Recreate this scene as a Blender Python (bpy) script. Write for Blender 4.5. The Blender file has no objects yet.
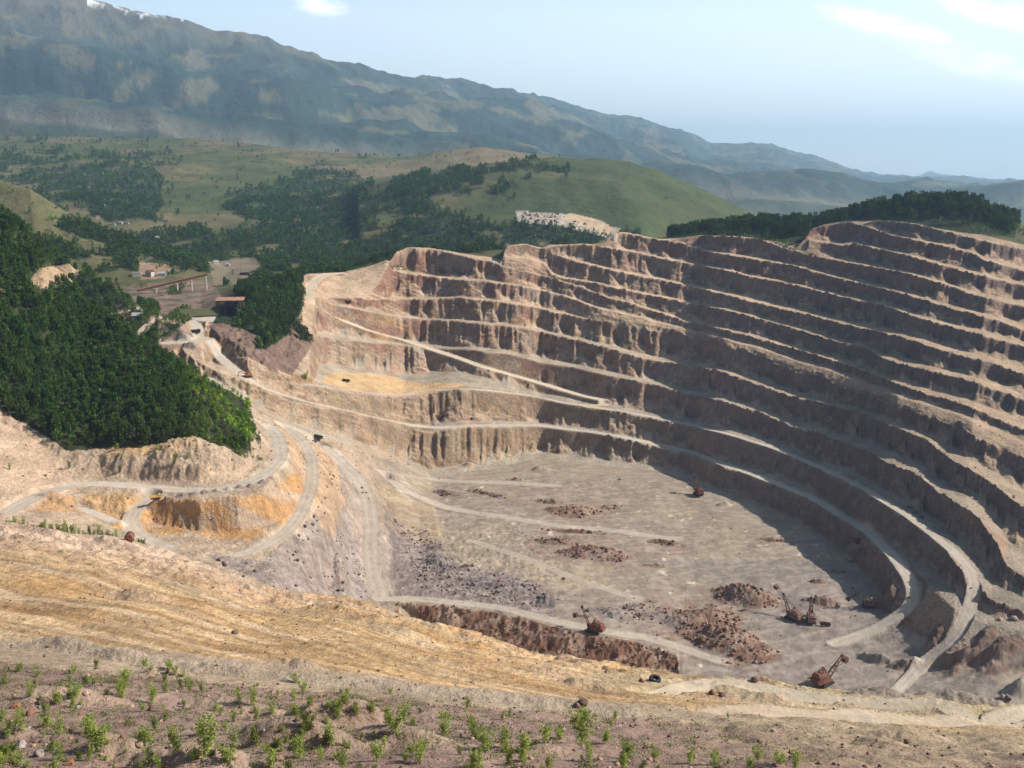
import bpy, math, random
import numpy as np
random.seed(7)
rad = math.radians
scene = bpy.context.scene
# ------------------------------------------------------------------ camera
H = 310.0; FPX = 984.0; Y0 = 178.0
PITCH = math.atan((384 - Y0) / FPX)
CP, SP = math.cos(PITCH), math.sin(PITCH)
cam = bpy.data.cameras.new('camera')
cam.sensor_width = 36.0; cam.lens = 36.0 * FPX / 1024.0
cam.clip_start = 0.5; cam.clip_end = 200000
camo = bpy.data.objects.new('camera', cam)
scene.collection.objects.link(camo)
camo.location = (0, 0, H); camo.rotation_euler = (math.pi / 2 - PITCH, 0, 0)
scene.camera = camo
# ------------------------------------------------------------------ world, sun, exposure
SUN_AZ, SUN_EL = 88.0, 37.0          # azimuth clockwise from the view direction (+y)
world = bpy.data.worlds.new('World'); scene.world = world; world.use_nodes = True
wn, wl = world.node_tree.nodes, world.node_tree.links
wn.clear()
wo = wn.new('ShaderNodeOutputWorld'); bg = wn.new('ShaderNodeBackground'); bg.inputs[1].default_value = 0.06
sky = wn.new('ShaderNodeTexSky'); sky.sky_type = 'NISHITA'; sky.sun_disc = False
sky.sun_elevation = rad(SUN_EL); sky.sun_rotation = rad(SUN_AZ)
sky.altitude = 1200; sky.air_density = 1.0; sky.dust_density = 4.0; sky.ozone_density = 1.0
tc = wn.new('ShaderNodeTexCoord')
def wnode(kind, **kw):
    n = wn.new(kind)
    for k, v in kw.items(): setattr(n, k, v)
    return n
def wmath(op, a, b=None, clamp=False):
    n = wnode('ShaderNodeMath', operation=op, use_clamp=clamp)
    for i, v in enumerate((a, b)):
        if v is None: continue
        if isinstance(v, (int, float)): n.inputs[i].default_value = v
        else: wl.new(v, n.inputs[i])
    return n.outputs[0]
sep = wn.new('ShaderNodeSeparateXYZ'); wl.new(tc.outputs['Generated'], sep.inputs[0])
ysafe = wmath('MAXIMUM', sep.outputs[1], 0.05)
zup = wmath('MAXIMUM', sep.outputs[2], 0.02)
azm = wmath('DIVIDE', sep.outputs[0], ysafe)
elv = wmath('DIVIDE', sep.outputs[2], ysafe)
cmb = wn.new('ShaderNodeCombineXYZ'); wl.new(azm, cmb.inputs[0]); wl.new(elv, cmb.inputs[1])
mp = wn.new('ShaderNodeMapping'); wl.new(cmb.outputs[0], mp.inputs[0])
mp.inputs['Rotation'].default_value = (0, 0, rad(18)); mp.inputs['Scale'].default_value = (14, 40, 1)
nz = wn.new('ShaderNodeTexNoise'); nz.inputs['Scale'].default_value = 1.0; nz.inputs['Detail'].default_value = 7
nz.inputs['Roughness'].default_value = 0.70; wl.new(mp.outputs[0], nz.inputs['Vector'])
def blob(cx, cz, sx, sz, tilt=0.0):
    dx = wmath('SUBTRACT', azm, cx); dz = wmath('SUBTRACT', elv, cz)
    dz = wmath('SUBTRACT', dz, wmath('MULTIPLY', dx, tilt))
    a = wmath('POWER', wmath('DIVIDE', dx, sx), 2); b = wmath('POWER', wmath('DIVIDE', dz, sz), 2)
    return wmath('SUBTRACT', 1.0, wmath('ADD', a, b), clamp=True)
m = blob(0.39, 0.135, 0.15, 0.016, -0.27)
for bl in (blob(0.45, 0.112, 0.09, 0.020, -0.2), blob(0.47, 0.156, 0.09, 0.020, -0.25), blob(-0.182, 0.163, 0.036, 0.014, -0.1)):
    m = wmath('MAXIMUM', m, bl)
cl = wmath('MULTIPLY', wmath('SUBTRACT', wmath('ADD', nz.outputs[0], wmath('MULTIPLY', m, 0.26)), 0.55), 3.0, clamp=True)
cl = wmath('MULTIPLY', cl, wmath('MULTIPLY', m, 1.3, clamp=True))
cl = wmath('MULTIPLY', cl, 0.75)
# bright low sky: pale blue overhead, whiter towards the horizon and towards the sun on the right
def wmix(f, a, b):
    n = wn.new('ShaderNodeMixRGB'); wl.new(f, n.inputs[0])
    for i, v in ((1, a), (2, b)):
        if isinstance(v, tuple): n.inputs[i].default_value = v + (1,)
        else: wl.new(v, n.inputs[i])
    return n.outputs[0]
lowf = wmath('SUBTRACT', 1.0, wmath('DIVIDE', wmath('SUBTRACT', zup, .15), .17), clamp=True)
lowf = wmath('MULTIPLY', lowf, wmath('ADD', wmath('MULTIPLY', sep.outputs[1], .7), .32), clamp=True); whf = wmath('EXPONENT', wmath('MULTIPLY', zup, -7.0))
whf = wmath('MULTIPLY', whf, wmath('ADD', wmath('MULTIPLY', azm, .55), .75), clamp=True)
low = wmix(whf, (5.8, 9.2, 12.4), (29, 27.0, 23.5))
skyc = wmix(wmath('MULTIPLY', lowf, .9), sky.outputs[0], low)
skyc = wmix(cl, skyc, (25, 24.4, 23))
wl.new(skyc, bg.inputs[0]); wl.new(bg.outputs[0], wo.inputs[0])
sun = bpy.data.lights.new('sun', 'SUN'); sun.energy = 5.0; sun.angle = rad(0.55); sun.color = (1.0, 0.93, 0.82)
suno = bpy.data.objects.new('sun', sun); scene.collection.objects.link(suno)
from mathutils import Vector
sd = Vector((math.sin(rad(SUN_AZ)) * math.cos(rad(SUN_EL)), math.cos(rad(SUN_AZ)) * math.cos(rad(SUN_EL)), math.sin(rad(SUN_EL))))
suno.rotation_euler = sd.to_track_quat('Z', 'Y').to_euler()
vs = scene.view_settings; vs.view_transform = 'Standard'; vs.look = 'None'; vs.gamma = 1; vs.use_curve_mapping = False
vs.exposure = 0.78
scene.cycles.volume_bounces = 0; scene.cycles.max_bounces = 4; scene.cycles.diffuse_bounces = 2
scene.cycles.transparent_max_bounces = 4

# ------------------------------------------------------------------ noise
_rs = np.random.RandomState(3)
_perm = _rs.permutation(4096).astype(np.int32)
_ga = (_rs.rand(4096) * 2 * np.pi).astype(np.float32)
_gx, _gy = np.cos(_ga), np.sin(_ga)
def pnoise(x, y, seed=0):
    x = np.asarray(x, np.float32) + seed * 17.37; y = np.asarray(y, np.float32) + seed * 9.71
    xi = np.floor(x); yi = np.floor(y); xf = x - xi; yf = y - yi
    xi = xi.astype(np.int32); yi = yi.astype(np.int32)
    u = xf * xf * xf * (xf * (xf * 6 - 15) + 10); v = yf * yf * yf * (yf * (yf * 6 - 15) + 10)
    def g(ix, iy, fx, fy):
        h = _perm[(_perm[(ix + seed * 131) & 4095] + iy) & 4095]
        return _gx[h] * fx + _gy[h] * fy
    a = g(xi, yi, xf, yf); b = g(xi + 1, yi, xf - 1, yf); c = g(xi, yi + 1, xf, yf - 1); d = g(xi + 1, yi + 1, xf - 1, yf - 1)
    ab = a + u * (b - a); cd = c + u * (d - c)
    return (ab + v * (cd - ab)) * 1.5
def fbm(x, y, scale, octs=4, seed=0, rough=0.5, ridged=False):
    out = 0.0; amp = 1.0; f = 1.0 / scale; tot = 0.0
    for o in range(octs):
        n = pnoise(np.asarray(x) * f, np.asarray(y) * f, seed + o * 5)
        if ridged: n = 1.0 - 2.0 * np.abs(n)
        out = out + amp * n; tot += amp; amp *= rough; f *= 2.03
    return out / tot
def sstep(a, b, x):
    t = np.clip((x - a) / (b - a), 0, 1); return t * t * (3 - 2 * t)

# ------------------------------------------------------------------ ray <-> column maths
def ray(px, py):
    rx = (np.asarray(px, float) - 512) / FPX; ry = (384 - np.asarray(py, float)) / FPX
    f = CP + ry * SP
    return rx / f, (SP - ry * CP) / f       # t = x/y, s = drop per metre
def project(x, y, z):
    fw = y * CP + (H - z) * SP; up = y * SP - (H - z) * CP
    return 512 + FPX * x / fw, 384 - FPX * up / fw

# ------------------------------------------------------------------ terrain grid (columns of constant x/y)
def rng(a, b, st): return np.arange(a, b - st * 0.5, st)
QF = 1.0
ys = np.concatenate([rng(60, 350, .8 * QF), rng(350, 620, 1.1 * QF), rng(620, 1420, 1.15 * QF), rng(1420, 2200, 5), rng(2200, 5200, 18),
                     rng(5200, 13000, 50), rng(13000, 24000, 200), rng(24000, 46000, 1100), [46000.]])
ts = np.concatenate([rng(-.82, -.59, .004), rng(-.59, .59, .0011 * QF), rng(.59, .86, .004), [.86]])
NR, NC = len(ys), len(ts)

# control lines, near to far.  (px, py, D) or (px, py, None, z)
TT = np.linspace(-.86, .9, 1800)            # table of columns
def line(pts):
    a = []
    for p in pts:
        t, s = ray(p[0], p[1])
        D = p[2] if p[2] is not None else (H - p[3]) / s
        a.append((float(t), float(D), float(H - s * D)))
    a.sort(); a = np.array(a)
    return a
def pyline(pts):
    """pixel rows only: returns arrays t, s"""
    a = sorted((float(ray(p[0], p[1])[0]), float(ray(p[0], p[1])[1])) for p in pts)
    return np.array(a)
KN = []     # knots: name, D(TT), z(TT), weight(TT)
def add_knot(name, D, z, w=None):
    KN.append([name, np.array(D, float), np.array(z, float), np.ones(len(TT)) if w is None else w])
def add_line(name, pts, lo=None, hi=None, fade=.02):
    a = line(pts)
    D = np.interp(TT, a[:, 0], a[:, 1]); z = np.interp(TT, a[:, 0], a[:, 2])
    add_knot(name, D, z, ext(lo, hi, fade))
def ext(lo, hi, fade=.02):
    w = np.ones(len(TT))
    if lo is not None: w *= sstep(px2t(lo) - fade, px2t(lo), TT)
    if hi is not None: w *= 1 - sstep(px2t(hi), px2t(hi) + fade, TT)
    return w
def px2t(px): return (px - 512) / FPX * 1.0
def near_z(y): return H - 2 - 0.72 * np.asarray(y, float)

add_knot('near', np.full(len(TT), 60.), np.full(len(TT), float(near_z(60))))
add_line('strip_bottom', [(-300, 768, 90), (600, 768, 92), (1024, 768, 104), (1300, 768, 104)])
add_line('strip_top', [(-300, 648, 150), (0, 662, 150), (150, 676, 148), (300, 691, 150), (430, 702, 152), (560, 712, 155), (760, 728, 150), (900, 745, 142), (1024, 757, 130), (1300, 780, 120)])
add_line('road_far', [(-300, 632, 172), (0, 645, 172), (150, 655, 172), (300, 670, 172), (450, 688, 174), (600, 703, 178), (760, 715, 178), (900, 727, 170), (1024, 740, 155), (1300, 765, 145)])
A4 = [(-300, 512, 335), (0, 521, 330), (52, 527, 325), (105, 538, 320), (157, 550, 314), (199, 563, 308), (223, 573, 304), (262, 588, 300), (300, 595, 298), (350, 600, 292), (400, 613, 285),
      (450, 629, 278), (500, 642, 270), (560, 655, 262), (620, 665, 256), (690, 676, 250), (760, 685, 246), (850, 692, 240), (950, 700, 234), (1024, 708, 228), (1300, 738, 205)]
add_line('ridge', A4)
a = line(A4)
zb = np.interp((TT * FPX + 512), [-300, 0, 100, 200, 250, 300, 350, 400, 450, 700, 850, 1024, 1300], [132, 118, 100, 82, 62, 38, 12, -8, -10, -9, -7, -2, 5])
D4 = np.interp(TT, a[:, 0], a[:, 1]); z4 = np.interp(TT, a[:, 0], a[:, 2])
add_knot('behind', D4 + (z4 - zb) / 0.72 + 6, zb)
# left excavation
add_line('ex1', [(-300, 500, None, 128), (0, 502, None, 118), (60, 507, None, 110), (100, 518, None, 100), (150, 535, None, 92), (200, 546, None, 88), (240, 553, None, 84), (270, 548, None, 84), (300, 535, None, 80), (330, 545, None, 48)], None, 296, .05)
add_line('ex2', [(-300, 498, None, 129), (0, 500, None, 119), (60, 505, None, 111), (100, 512, None, 101), (150, 522, None, 93), (200, 530, None, 90), (240, 533, None, 87), (270, 524, None, 87), (300, 500, None, 88), (330, 520, None, 60)], None, 296, .05)
add_line('ex3', [(-300, 488, None, 131), (0, 494, None, 120), (60, 496, None, 113), (100, 496, None, 108), (150, 499, None, 106), (200, 502, None, 107), (240, 498, None, 107), (270, 488, None, 107), (300, 470, None, 100), (330, 495, None, 72)], None, 296, .05)
add_line('ex4', [(-300, 470, None, 134), (0, 478, None, 124), (50, 477, None, 116), (100, 474, None, 112), (150, 481, None, 109), (200, 483, None, 109), (240, 474, None, 109), (262, 462, None, 108), (285, 440, None, 104), (330, 470, None, 78)], None, 296, .05)
add_line('hill_foot', [(-300, 415, None, 160), (0, 420, None, 143), (40, 442, None, 130), (65, 459, None, 122), (100, 456, None, 122), (130, 453, None, 125), (170, 446, None, 128), (200, 446, None, 126), (240, 460, None, 116), (262, 456, None, 109), (290, 438, None, 100)], None, 262, .012)
add_line('hill_crest', [(-300, 60, 1000), (0, 212, 940), (40, 248, 900), (62, 282, 870), (85, 306, 850), (110, 322, 825), (150, 352, 795), (185, 376, 765), (215, 403, 730), (240, 436, 690), (262, 450, 665)], None, 250, .012)
add_line('hill_dip', [(-300, 90, 1060), (0, 235, 1000), (40, 275, 960), (85, 330, 920), (110, 350, 885), (150, 375, 845), (185, 395, 805), (215, 415, 760), (240, 438, 700)], None, 240, .012)
# toe of the lowest pit face
T0 = [(-300, 330, 1150), (0, 330, 1080), (120, 345, 1000), (180, 366, 945), (215, 385, 915), (246, 401, 901), (289, 428, 899), (320, 437, 920), (352, 446, None, 50), (403, 465, None, 15), (430, 478, None, 0), (470, 471, None, 0), (500, 468, None, 0), (540, 457, None, 0),
      (580, 462, None, 0), (610, 467, None, 0), (650, 470, None, 0), (690, 478, None, 0), (702, 488, None, 0), (720, 499, None, 0), (745, 508, None, 0), (770, 518, None, 0), (800, 533, None, 0), (830, 553, None, 0),
      (850, 571, None, 0), (866, 592, None, 0), (880, 612, None, 0), (900, 628, None, 2), (925, 642, None, 5), (950, 655, None, 10), (1000, 650, None, 16), (1024, 648, None, 18), (1300, 700, None, 25)]
# ground in front of the lowest face
add_line('strip_toe', [(380, 615, None, -9), (400, 617, None, -9), (450, 631, None, -10), (500, 645, None, -10), (560, 657, None, -10), (620, 666, None, -10), (690, 673, None, -9), (700, 672, None, -8)], 392, 690, .008)
add_line('bank_crest', [(380, 606, None, 2), (400, 604, None, 1), (450, 608, None, 1), (500, 614, None, 1), (560, 630, None, 1), (600, 638, None, 0), (640, 643, None, -1), (690, 662, None, -5), (700, 668, None, -7)], 390, 690, .008)
add_line('floor_front', [(380, 585, None, 2), (430, 590, None, 1.5), (500, 600, None, 1), (560, 614, None, 0), (600, 624, None, -1), (640, 633, None, -2), (690, 646, None, -4.5), (740, 650, None, -5), (850, 650, None, -5), (900, 658, None, -3), (950, 668, None, 2), (1024, 668, None, 10), (1300, 712, None, 18)], 425, None, .03)
add_line('ramp_low', [(-300, 440, 760), (250, 425, 780), (290, 470, 760), (320, 520, 700), (350, 560, None, 14), (380, 570, None, 3), (430, 570, None, 0), (520, 580, None, 0), (1300, 640, None, 0)], 300, 420, .03)
add_line('ramp_mid', [(-300, 400, 850), (250, 412, 850), (290, 445, 830), (320, 470, 800), (350, 505, None, 42), (385, 525, None, 12), (420, 540, None, 0), (1300, 620, None, 0)], 262, 410, .02)
add_line('ramp_high', [(250, 408, 870), (290, 434, 870), (320, 447, 870), (350, 462, None, 52), (385, 478, None, 26), (420, 500, None, 6), (450, 505, None, 0), (1300, 610, None, 2)], 262, 425, .02)
aT = line(T0)
DT0 = np.interp(TT, aT[:, 0], aT[:, 1]); zT0 = np.interp(TT, aT[:, 0], aT[:, 2])
add_knot('toe0', DT0, zT0)
PXT = TT * FPX + 512
GW = np.interp(PXT, [250, 300, 403, 520, 650, 760, 850, 930, 1023, 1300], [.33, .35, .60, .63, .61, .54, .49, .43, .345, .32])
_k = np.hanning(161); GW = np.convolve(np.pad(GW, 80, mode='edge'), _k / _k.sum(), 'valid')
sT0 = (H - zT0) / DT0
DB1 = np.interp(PXT, [-300, 0, 120, 180, 215, 246, 289, 352, 403, 430, 460, 500], [1170, 1100, 1030, 970, 940, 930, 950, 1000, 1045, 1048, 1055, 1080])
B = {
1: [(-300, 325), (0, 325), (120, 336), (180, 350), (215, 371), (246, 382), (289, 402), (352, 413), (403, 428), (430, 433), (463, 428), (500, 428), (540, 428), (578, 432), (611, 437), (654, 447), (676, 454), (701, 457), (727, 469), (765, 481), (778, 485), (816, 502), (841, 520), (864, 535), (880, 547), (894, 569), (911, 584), (930, 618), (950, 635), (1000, 640), (1023, 640), (1300, 690)],
2: [(190, 318), (205, 322), (215, 334), (235, 349), (262, 365), (286, 380), (352, 393), (403, 398), (425, 396), (451, 390), (489, 389), (527, 396), (565, 402), (583, 407), (616, 412), (641, 417), (663, 421), (689, 426), (727, 435), (752, 441), (778, 451), (803, 464), (828, 473), (854, 482), (880, 499), (895, 508), (908, 521), (926, 533), (945, 549), (958, 567), (970, 580), (990, 600), (1023, 612), (1300, 650)],
3: [(316, 336), (340, 340), (391, 345), (416, 347), (441, 350), (460, 351), (478, 351), (507, 355), (536, 362), (579, 369), (608, 376), (637, 382), (666, 388), (686, 395), (719, 401), (742, 409), (764, 415), (782, 424), (801, 430), (817, 433), (836, 441), (850, 445), (867, 451), (883, 461), (902, 469), (922, 479), (939, 494), (958, 505), (979, 518), (997, 545), (1005, 565), (1023, 580), (1300, 620)],
4: [(318, 300), (336, 306), (380, 314), (419, 320), (458, 322), (487, 325), (517, 328), (546, 334), (579, 341), (602, 347), (629, 355), (657, 362), (682, 364), (700, 367), (719, 372), (748, 382), (774, 391), (797, 399), (817, 402), (836, 408), (858, 412), (877, 422), (906, 432), (926, 441), (941, 453), (961, 465), (980, 477), (998, 489), (1008, 497), (1023, 507), (1300, 590)],
5: [(330, 297), (345, 299), (380, 300), (409, 300), (439, 299), (458, 298), (478, 300), (507, 303), (536, 308), (556, 313), (579, 318), (598, 322), (627, 326), (657, 332), (686, 337), (719, 345), (739, 353), (758, 356), (778, 365), (797, 373), (826, 380), (853, 391), (883, 402), (902, 410), (931, 418), (961, 428), (980, 440), (1000, 449), (1023, 460), (1300, 540)],
6: [(395, 272), (429, 277), (458, 280), (487, 282), (517, 286), (546, 292), (573, 299), (600, 310)],
7: [(398, 253), (410, 249), (430, 250), (450, 253), (470, 258), (491, 262), (507, 268), (526, 272), (549, 277), (579, 287), (608, 298), (637, 306), (666, 315), (686, 322), (719, 329), (739, 334), (768, 342), (789, 348), (817, 356), (846, 365), (873, 375), (902, 386), (931, 396), (961, 404), (980, 412), (1000, 421), (1023, 430), (1300, 500)],
8: [(555, 276), (565, 279), (598, 284), (627, 291), (657, 297), (686, 303), (719, 309), (748, 316), (778, 325), (807, 333), (836, 342), (863, 348), (883, 358), (902, 365), (922, 370), (961, 379), (990, 389), (1023, 401), (1300, 460)],
9: [(510, 247), (526, 245), (545, 251), (569, 260), (598, 267), (627, 274), (657, 280), (686, 286), (709, 291), (739, 299), (768, 306), (797, 313), (826, 320), (853, 327), (883, 333), (912, 341), (931, 347), (961, 357), (990, 363), (1010, 370), (1023, 374), (1300, 430)],
10: [(562, 246), (584, 245), (608, 248), (637, 253), (666, 260), (690, 264), (719, 269), (748, 277), (778, 282), (817, 291), (846, 298), (883, 306), (912, 316), (941, 325), (970, 332), (1000, 341), (1023, 347), (1300, 400)],
11: [(622, 233), (647, 238), (686, 245), (709, 252), (739, 257), (768, 262), (797, 267), (824, 275), (853, 282), (883, 289), (912, 297), (941, 306), (970, 314), (1000, 322), (1023, 330), (1300, 380)],
12: [(690, 238), (700, 236), (729, 237), (758, 239), (787, 250), (817, 257), (853, 264), (883, 269), (912, 275), (941, 284), (970, 294), (1000, 302), (1023, 307), (1300, 350)],
13: [(842, 246), (853, 244), (883, 250), (912, 257), (941, 266), (970, 273), (1000, 281), (1023, 286), (1300, 330)],
14: [(822, 226), (847, 222), (873, 229), (892, 236), (918, 241), (941, 246), (970, 253), (984, 260), (1000, 265), (1023, 271), (1300, 310)],
15: [(880, 221), (912, 224), (941, 231), (970, 238), (1000, 245), (1023, 250), (1300, 285)],
}
BK = {}
prevD, prevz = DT0, zT0
lo_end = {2: 208, 3: 316, 4: 318, 5: 332, 6: 395, 7: 398, 8: 555, 9: 510, 10: 562, 11: 622, 12: 690, 13: 842, 14: 822, 15: 880}
hi_end = {1: 905, 6: 573}
crest = {}
for k in range(1, 16):
    a = pyline(B[k]); s = np.interp(TT, a[:, 0], a[:, 1])
    if k == 1:
        wb = sstep(470, 520, PXT); Dp = DT0 * (GW + sT0) / (GW + s)
        D = DB1 * (1 - wb) + Dp * wb; base = D * (GW + s)
    else: D = base / (GW + s)
    if k >= 3: D = D + 88 * sstep(285, 335, PXT) * (1 - sstep(425, 540, PXT))
    crest[k] = (D, H - s * D, ext(lo_end.get(k), hi_end.get(k), .012 if k < 10 and k != 6 else .035))
# fill absent benches by interpolation towards neighbours that exist (rim lies on the last one)
RIMp = line([(-300, 120, 1450), (0, 209, 1280), (40, 238, 1230), (70, 260, 1190), (100, 285, 1150), (130, 305, 1110), (160, 322, 1060), (180, 325, 1020), (200, 322, 1030), (215, 316, 1060), (230, 305, 1100), (260, 292, 1160), (290, 281, 1250), (308, 275, 1310), (340, 273, 1365), (375, 266, 1385), (400, 256, 1400)])
rimD = np.interp(TT, RIMp[:, 0], RIMp[:, 1]); rimz = np.interp(TT, RIMp[:, 0], RIMp[:, 2])
topD = np.zeros(len(TT)); topz = np.full(len(TT), -50.)
for k in range(1, 16):
    D, z, w = crest[k]
    m_ = w > .5
    topD = np.where(m_, D, topD); topz = np.where(m_, np.maximum(z, topz), topz)
wl_ = 1 - sstep(px2t(385), px2t(402), TT)
rimD = wl_ * rimD + (1 - wl_) * (topD + 14); rimz = wl_ * rimz + (1 - wl_) * (topz + .6)
ker = np.hanning(25); ker /= ker.sum()
def smooth(v, n=25):
    k_ = np.hanning(n); k_ /= k_.sum()
    return np.convolve(np.pad(v, n // 2, mode='edge'), k_, 'valid')
rs_ = sstep(590, 640, PXT); rimD = smooth(rimD, 9) * (1 - rs_) + smooth(rimD, 45) * rs_; rimz = smooth(rimz, 9) * (1 - rs_) + smooth(rimz, 45) * rs_
# resolve absent ones: index-based lerp between lower present and rim
lastD, lastz = DT0.copy(), zT0.copy()
for k in range(1, 16):
    D, z, w = crest[k]
    # next present above
    nD, nz = rimD.copy(), rimz.copy(); found = np.zeros(len(TT), bool); cnt = np.ones(len(TT)) * (16 - k + 1)
    for j in range(k + 1, 16):
        Dj, zj, wj = crest[j]; mm = (wj > .5) & ~found
        nD[mm] = Dj[mm]; nz[mm] = zj[mm]; cnt[mm] = j - k + 1; found |= mm
    f = 1 / cnt
    fD = lastD + (nD - lastD) * f; fz = lastz + (nz - lastz) * f
    D = w * D + (1 - w) * fD; z = w * z + (1 - w) * fz
    z = np.maximum(z, lastz + .3); D = np.maximum(D, lastD + .5)
    BK[k] = (D, z, w); lastD, lastz = D, z
rimD = np.maximum(rimD, lastD + 3)
TX = TT
for k in range(1, 16):
    D, z, w = BK[k]
    pD, pz = (DT0, zT0) if k == 1 else BK[k - 1][:2]
    pw = np.ones(len(TT)) if k == 1 else BK[k - 1][2]
    R = np.maximum(D - pD, .5); h = np.maximum(z - pz, 0)
    x0, y0_ = TT * D, D
    # cross slope of the bench line: how oblique it runs to the columns
    n1 = fbm(x0, y0_, 46, 3, seed=k * 3 + 1); n2 = fbm(x0, y0_, 13, 3, seed=k * 3 + 2, ridged=True); n3 = fbm(x0, y0_, 30, 3, seed=k * 7 + 40)
    n4 = fbm(x0, y0_, 5.5, 2, seed=k * 11 + 60)
    n6 = fbm(x0, y0_, 21, 3, seed=k * 9 + 31)
    shift = w * np.minimum(R * .28, 10) * (n1 * .9 + n6 * .5 + n2 * .18 + n4 * .14)
    fw_ = np.interp(PXT, [300, 560, 700, 850], [.54, .48, .40, .33])
    face = np.clip(fw_ + .15 * n3 + .06 * n2, .22, .72) * R
    face = np.minimum(face, 1.25 * h + 3)
    brk = np.clip(.27 + .3 * n1 - .08 * n2 + .5 * n6, .07, .65)   # run fraction of the steep rock part
    drp = np.clip(.52 + .5 * n3 + .1 * n4 + .8 * n6, .15, .92)     # height fraction taken by it
    rt_ = sstep(620, 820, PXT); drp = np.clip(drp + .13 * rt_, 0, .95); drp = np.maximum(drp, .42 * rt_)
    brk = brk + .11 * (1 - sstep(500, 640, PXT))
    brk = w * brk + (1 - w) * .5; drp = w * drp + (1 - w) * .5
    face = w * face + (1 - w) * R * .98
    toeD = np.maximum(D + shift * .55 - face, pD + .12 * R)
    n5 = fbm(x0, y0_, 9, 2, seed=k * 13 + 90)
    add_knot('toe%d' % k, toeD, pz + h * .05 * w + .02, None)
    midD = D + shift * 1.1 - face * brk
    add_knot('mid%d' % k, np.maximum(midD, toeD + .3), z - h * drp, None)
    crD = np.maximum(D + shift + .3 * n5 * w, midD + .3)
    add_knot('crest%d' % k, crD, z, None)
rx0 = TT * rimD
add_knot('rim', np.maximum(rimD, lastD + 3), rimz + .4)
pk = [(-300, 1550, 155), (0, 1450, 150), (120, 1300, 150), (200, 1200, 150), (230, 1180, 168), (260, 1240, 170), (290, 1330, 176), (308, 1390, 180), (345, 1440, 176), (400, 1470, 200), (500, 1480, 205), (640, 1430, 220)]
add_knot('k1', np.interp(PXT, [p[0] for p in pk] + [700], [p[1] for p in pk] + [1300]), np.interp(PXT, [p[0] for p in pk] + [700], [p[2] for p in pk] + [230]), 1 - sstep(px2t(640), px2t(665), TT))
th = pyline([(620, 240), (660, 238), (700, 231), (750, 225), (820, 224), (870, 211), (900, 205), (945, 200), (975, 205), (1000, 217), (1024, 225), (1300, 255)])
thD = np.maximum(rimD, lastD + 3) + 70; add_knot('top_hill', thD, H - np.interp(TT, th[:, 0], th[:, 1]) * thD, ext(640, None, .02))
add_knot('k2', np.interp(PXT, [0, 200, 320, 500, 640, 1024, 1300], [1520, 1460, 1640, 1700, 1740, 1800, 1800]), np.interp(PXT, [0, 150, 230, 320, 500, 640, 1024], [152, 150, 152, 150, 150, 130, 80]))
add_line('spur_crest', [(-300, 140, 1900), (0, 180, 1800), (30, 188, 1780), (60, 208, 1760), (100, 229, 1740), (140, 245, 1720), (175, 259, 1690), (205, 271, 1650), (230, 278, 1640)], None, 215, .03)
add_knot('g1', np.interp(PXT, [0, 300, 640, 1024], [2100, 2050, 1950, 2400]), np.interp(PXT, [0, 150, 250, 400, 520, 700, 800, 1024], [150, 150, 150, 165, 175, 110, 60, 0]))
add_line('green_low', [(420, 213, 2250), (480, 215, 2200), (560, 219, 2150), (640, 221, 2150), (700, 228, 2200), (760, 240, 2300)], 440, 740, .05)
add_line('green_hill', [(330, 185, 2700), (400, 180, 2700), (450, 172, 2700), (500, 163, 2700), (550, 158, 2720), (600, 158, 2720), (630, 162, 2720), (660, 172, 2700), (700, 188, 2680), (740, 208, 2650), (780, 232, 2600)], 400, 775, .08)
add_knot('gv', np.interp(PXT, [0, 400, 1024], [2900, 3200, 3300]), np.interp(PXT, [0, 200, 350, 450, 550, 650, 800, 1024], [250, 260, 265, 300, 290, 150, 20, -40]))
add_line('fields', [(-300, 130, 5000), (0, 136, 5000), (60, 136, 5000), (120, 139, 4900), (200, 138, 4800), (250, 143, 4700), (300, 150, 4500), (360, 155, 4400), (400, 158, 4300), (430, 154, 4200), (480, 147, 4200), (520, 153, 4200), (560, 157, 4200), (620, 175, 4200), (680, 190, 4400)], None, 640, .1)
add_knot('fv', np.full(len(TT), 6200.), np.interp(PXT, [0, 400, 700, 1024], [420, 300, 60, -20]))
add_line('near_far', [(-300, 105, 6900), (0, 95, 6900), (60, 98, 6900), (110, 112, 6900), (150, 108, 6900), (200, 122, 6900), (300, 128, 7000), (400, 132, 7400), (500, 140, 7400), (600, 165, 7400), (640, 167, 7400), (680, 166, 7300), (727, 176, 7300), (747, 174, 7300), (777, 170, 7300), (814, 170, 7300), (838, 173, 7300), (865, 181, 7300), (915, 186, 7300), (950, 191, 7300), (985, 189, 7200), (1023, 182, 7000), (1300, 165, 6800)])
add_knot('nfv', np.interp(PXT, [0, 300, 480], [7500, 7700, 8400]), np.interp(PXT, [0, 200, 400, 700, 1024], [760, 640, 520, 180, 50]))
add_line('shoulder', [(-300, 30, 8000), (0, 45, 8000), (100, 50, 8000), (200, 75, 8100), (300, 92, 8300), (400, 105, 8800), (480, 103, 9700), (530, 110, 9800), (600, 138, 9900), (650, 156, 10000), (700, 168, 10000), (800, 180, 10000), (950, 187, 10000), (1300, 190, 10000)])
add_knot('sv', np.interp(PXT, [0, 300, 480], [8600, 9000, 10800]), np.interp(PXT, [0, 200, 400, 530, 700, 1024], [1400, 1100, 950, 850, 250, 100]))
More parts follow.
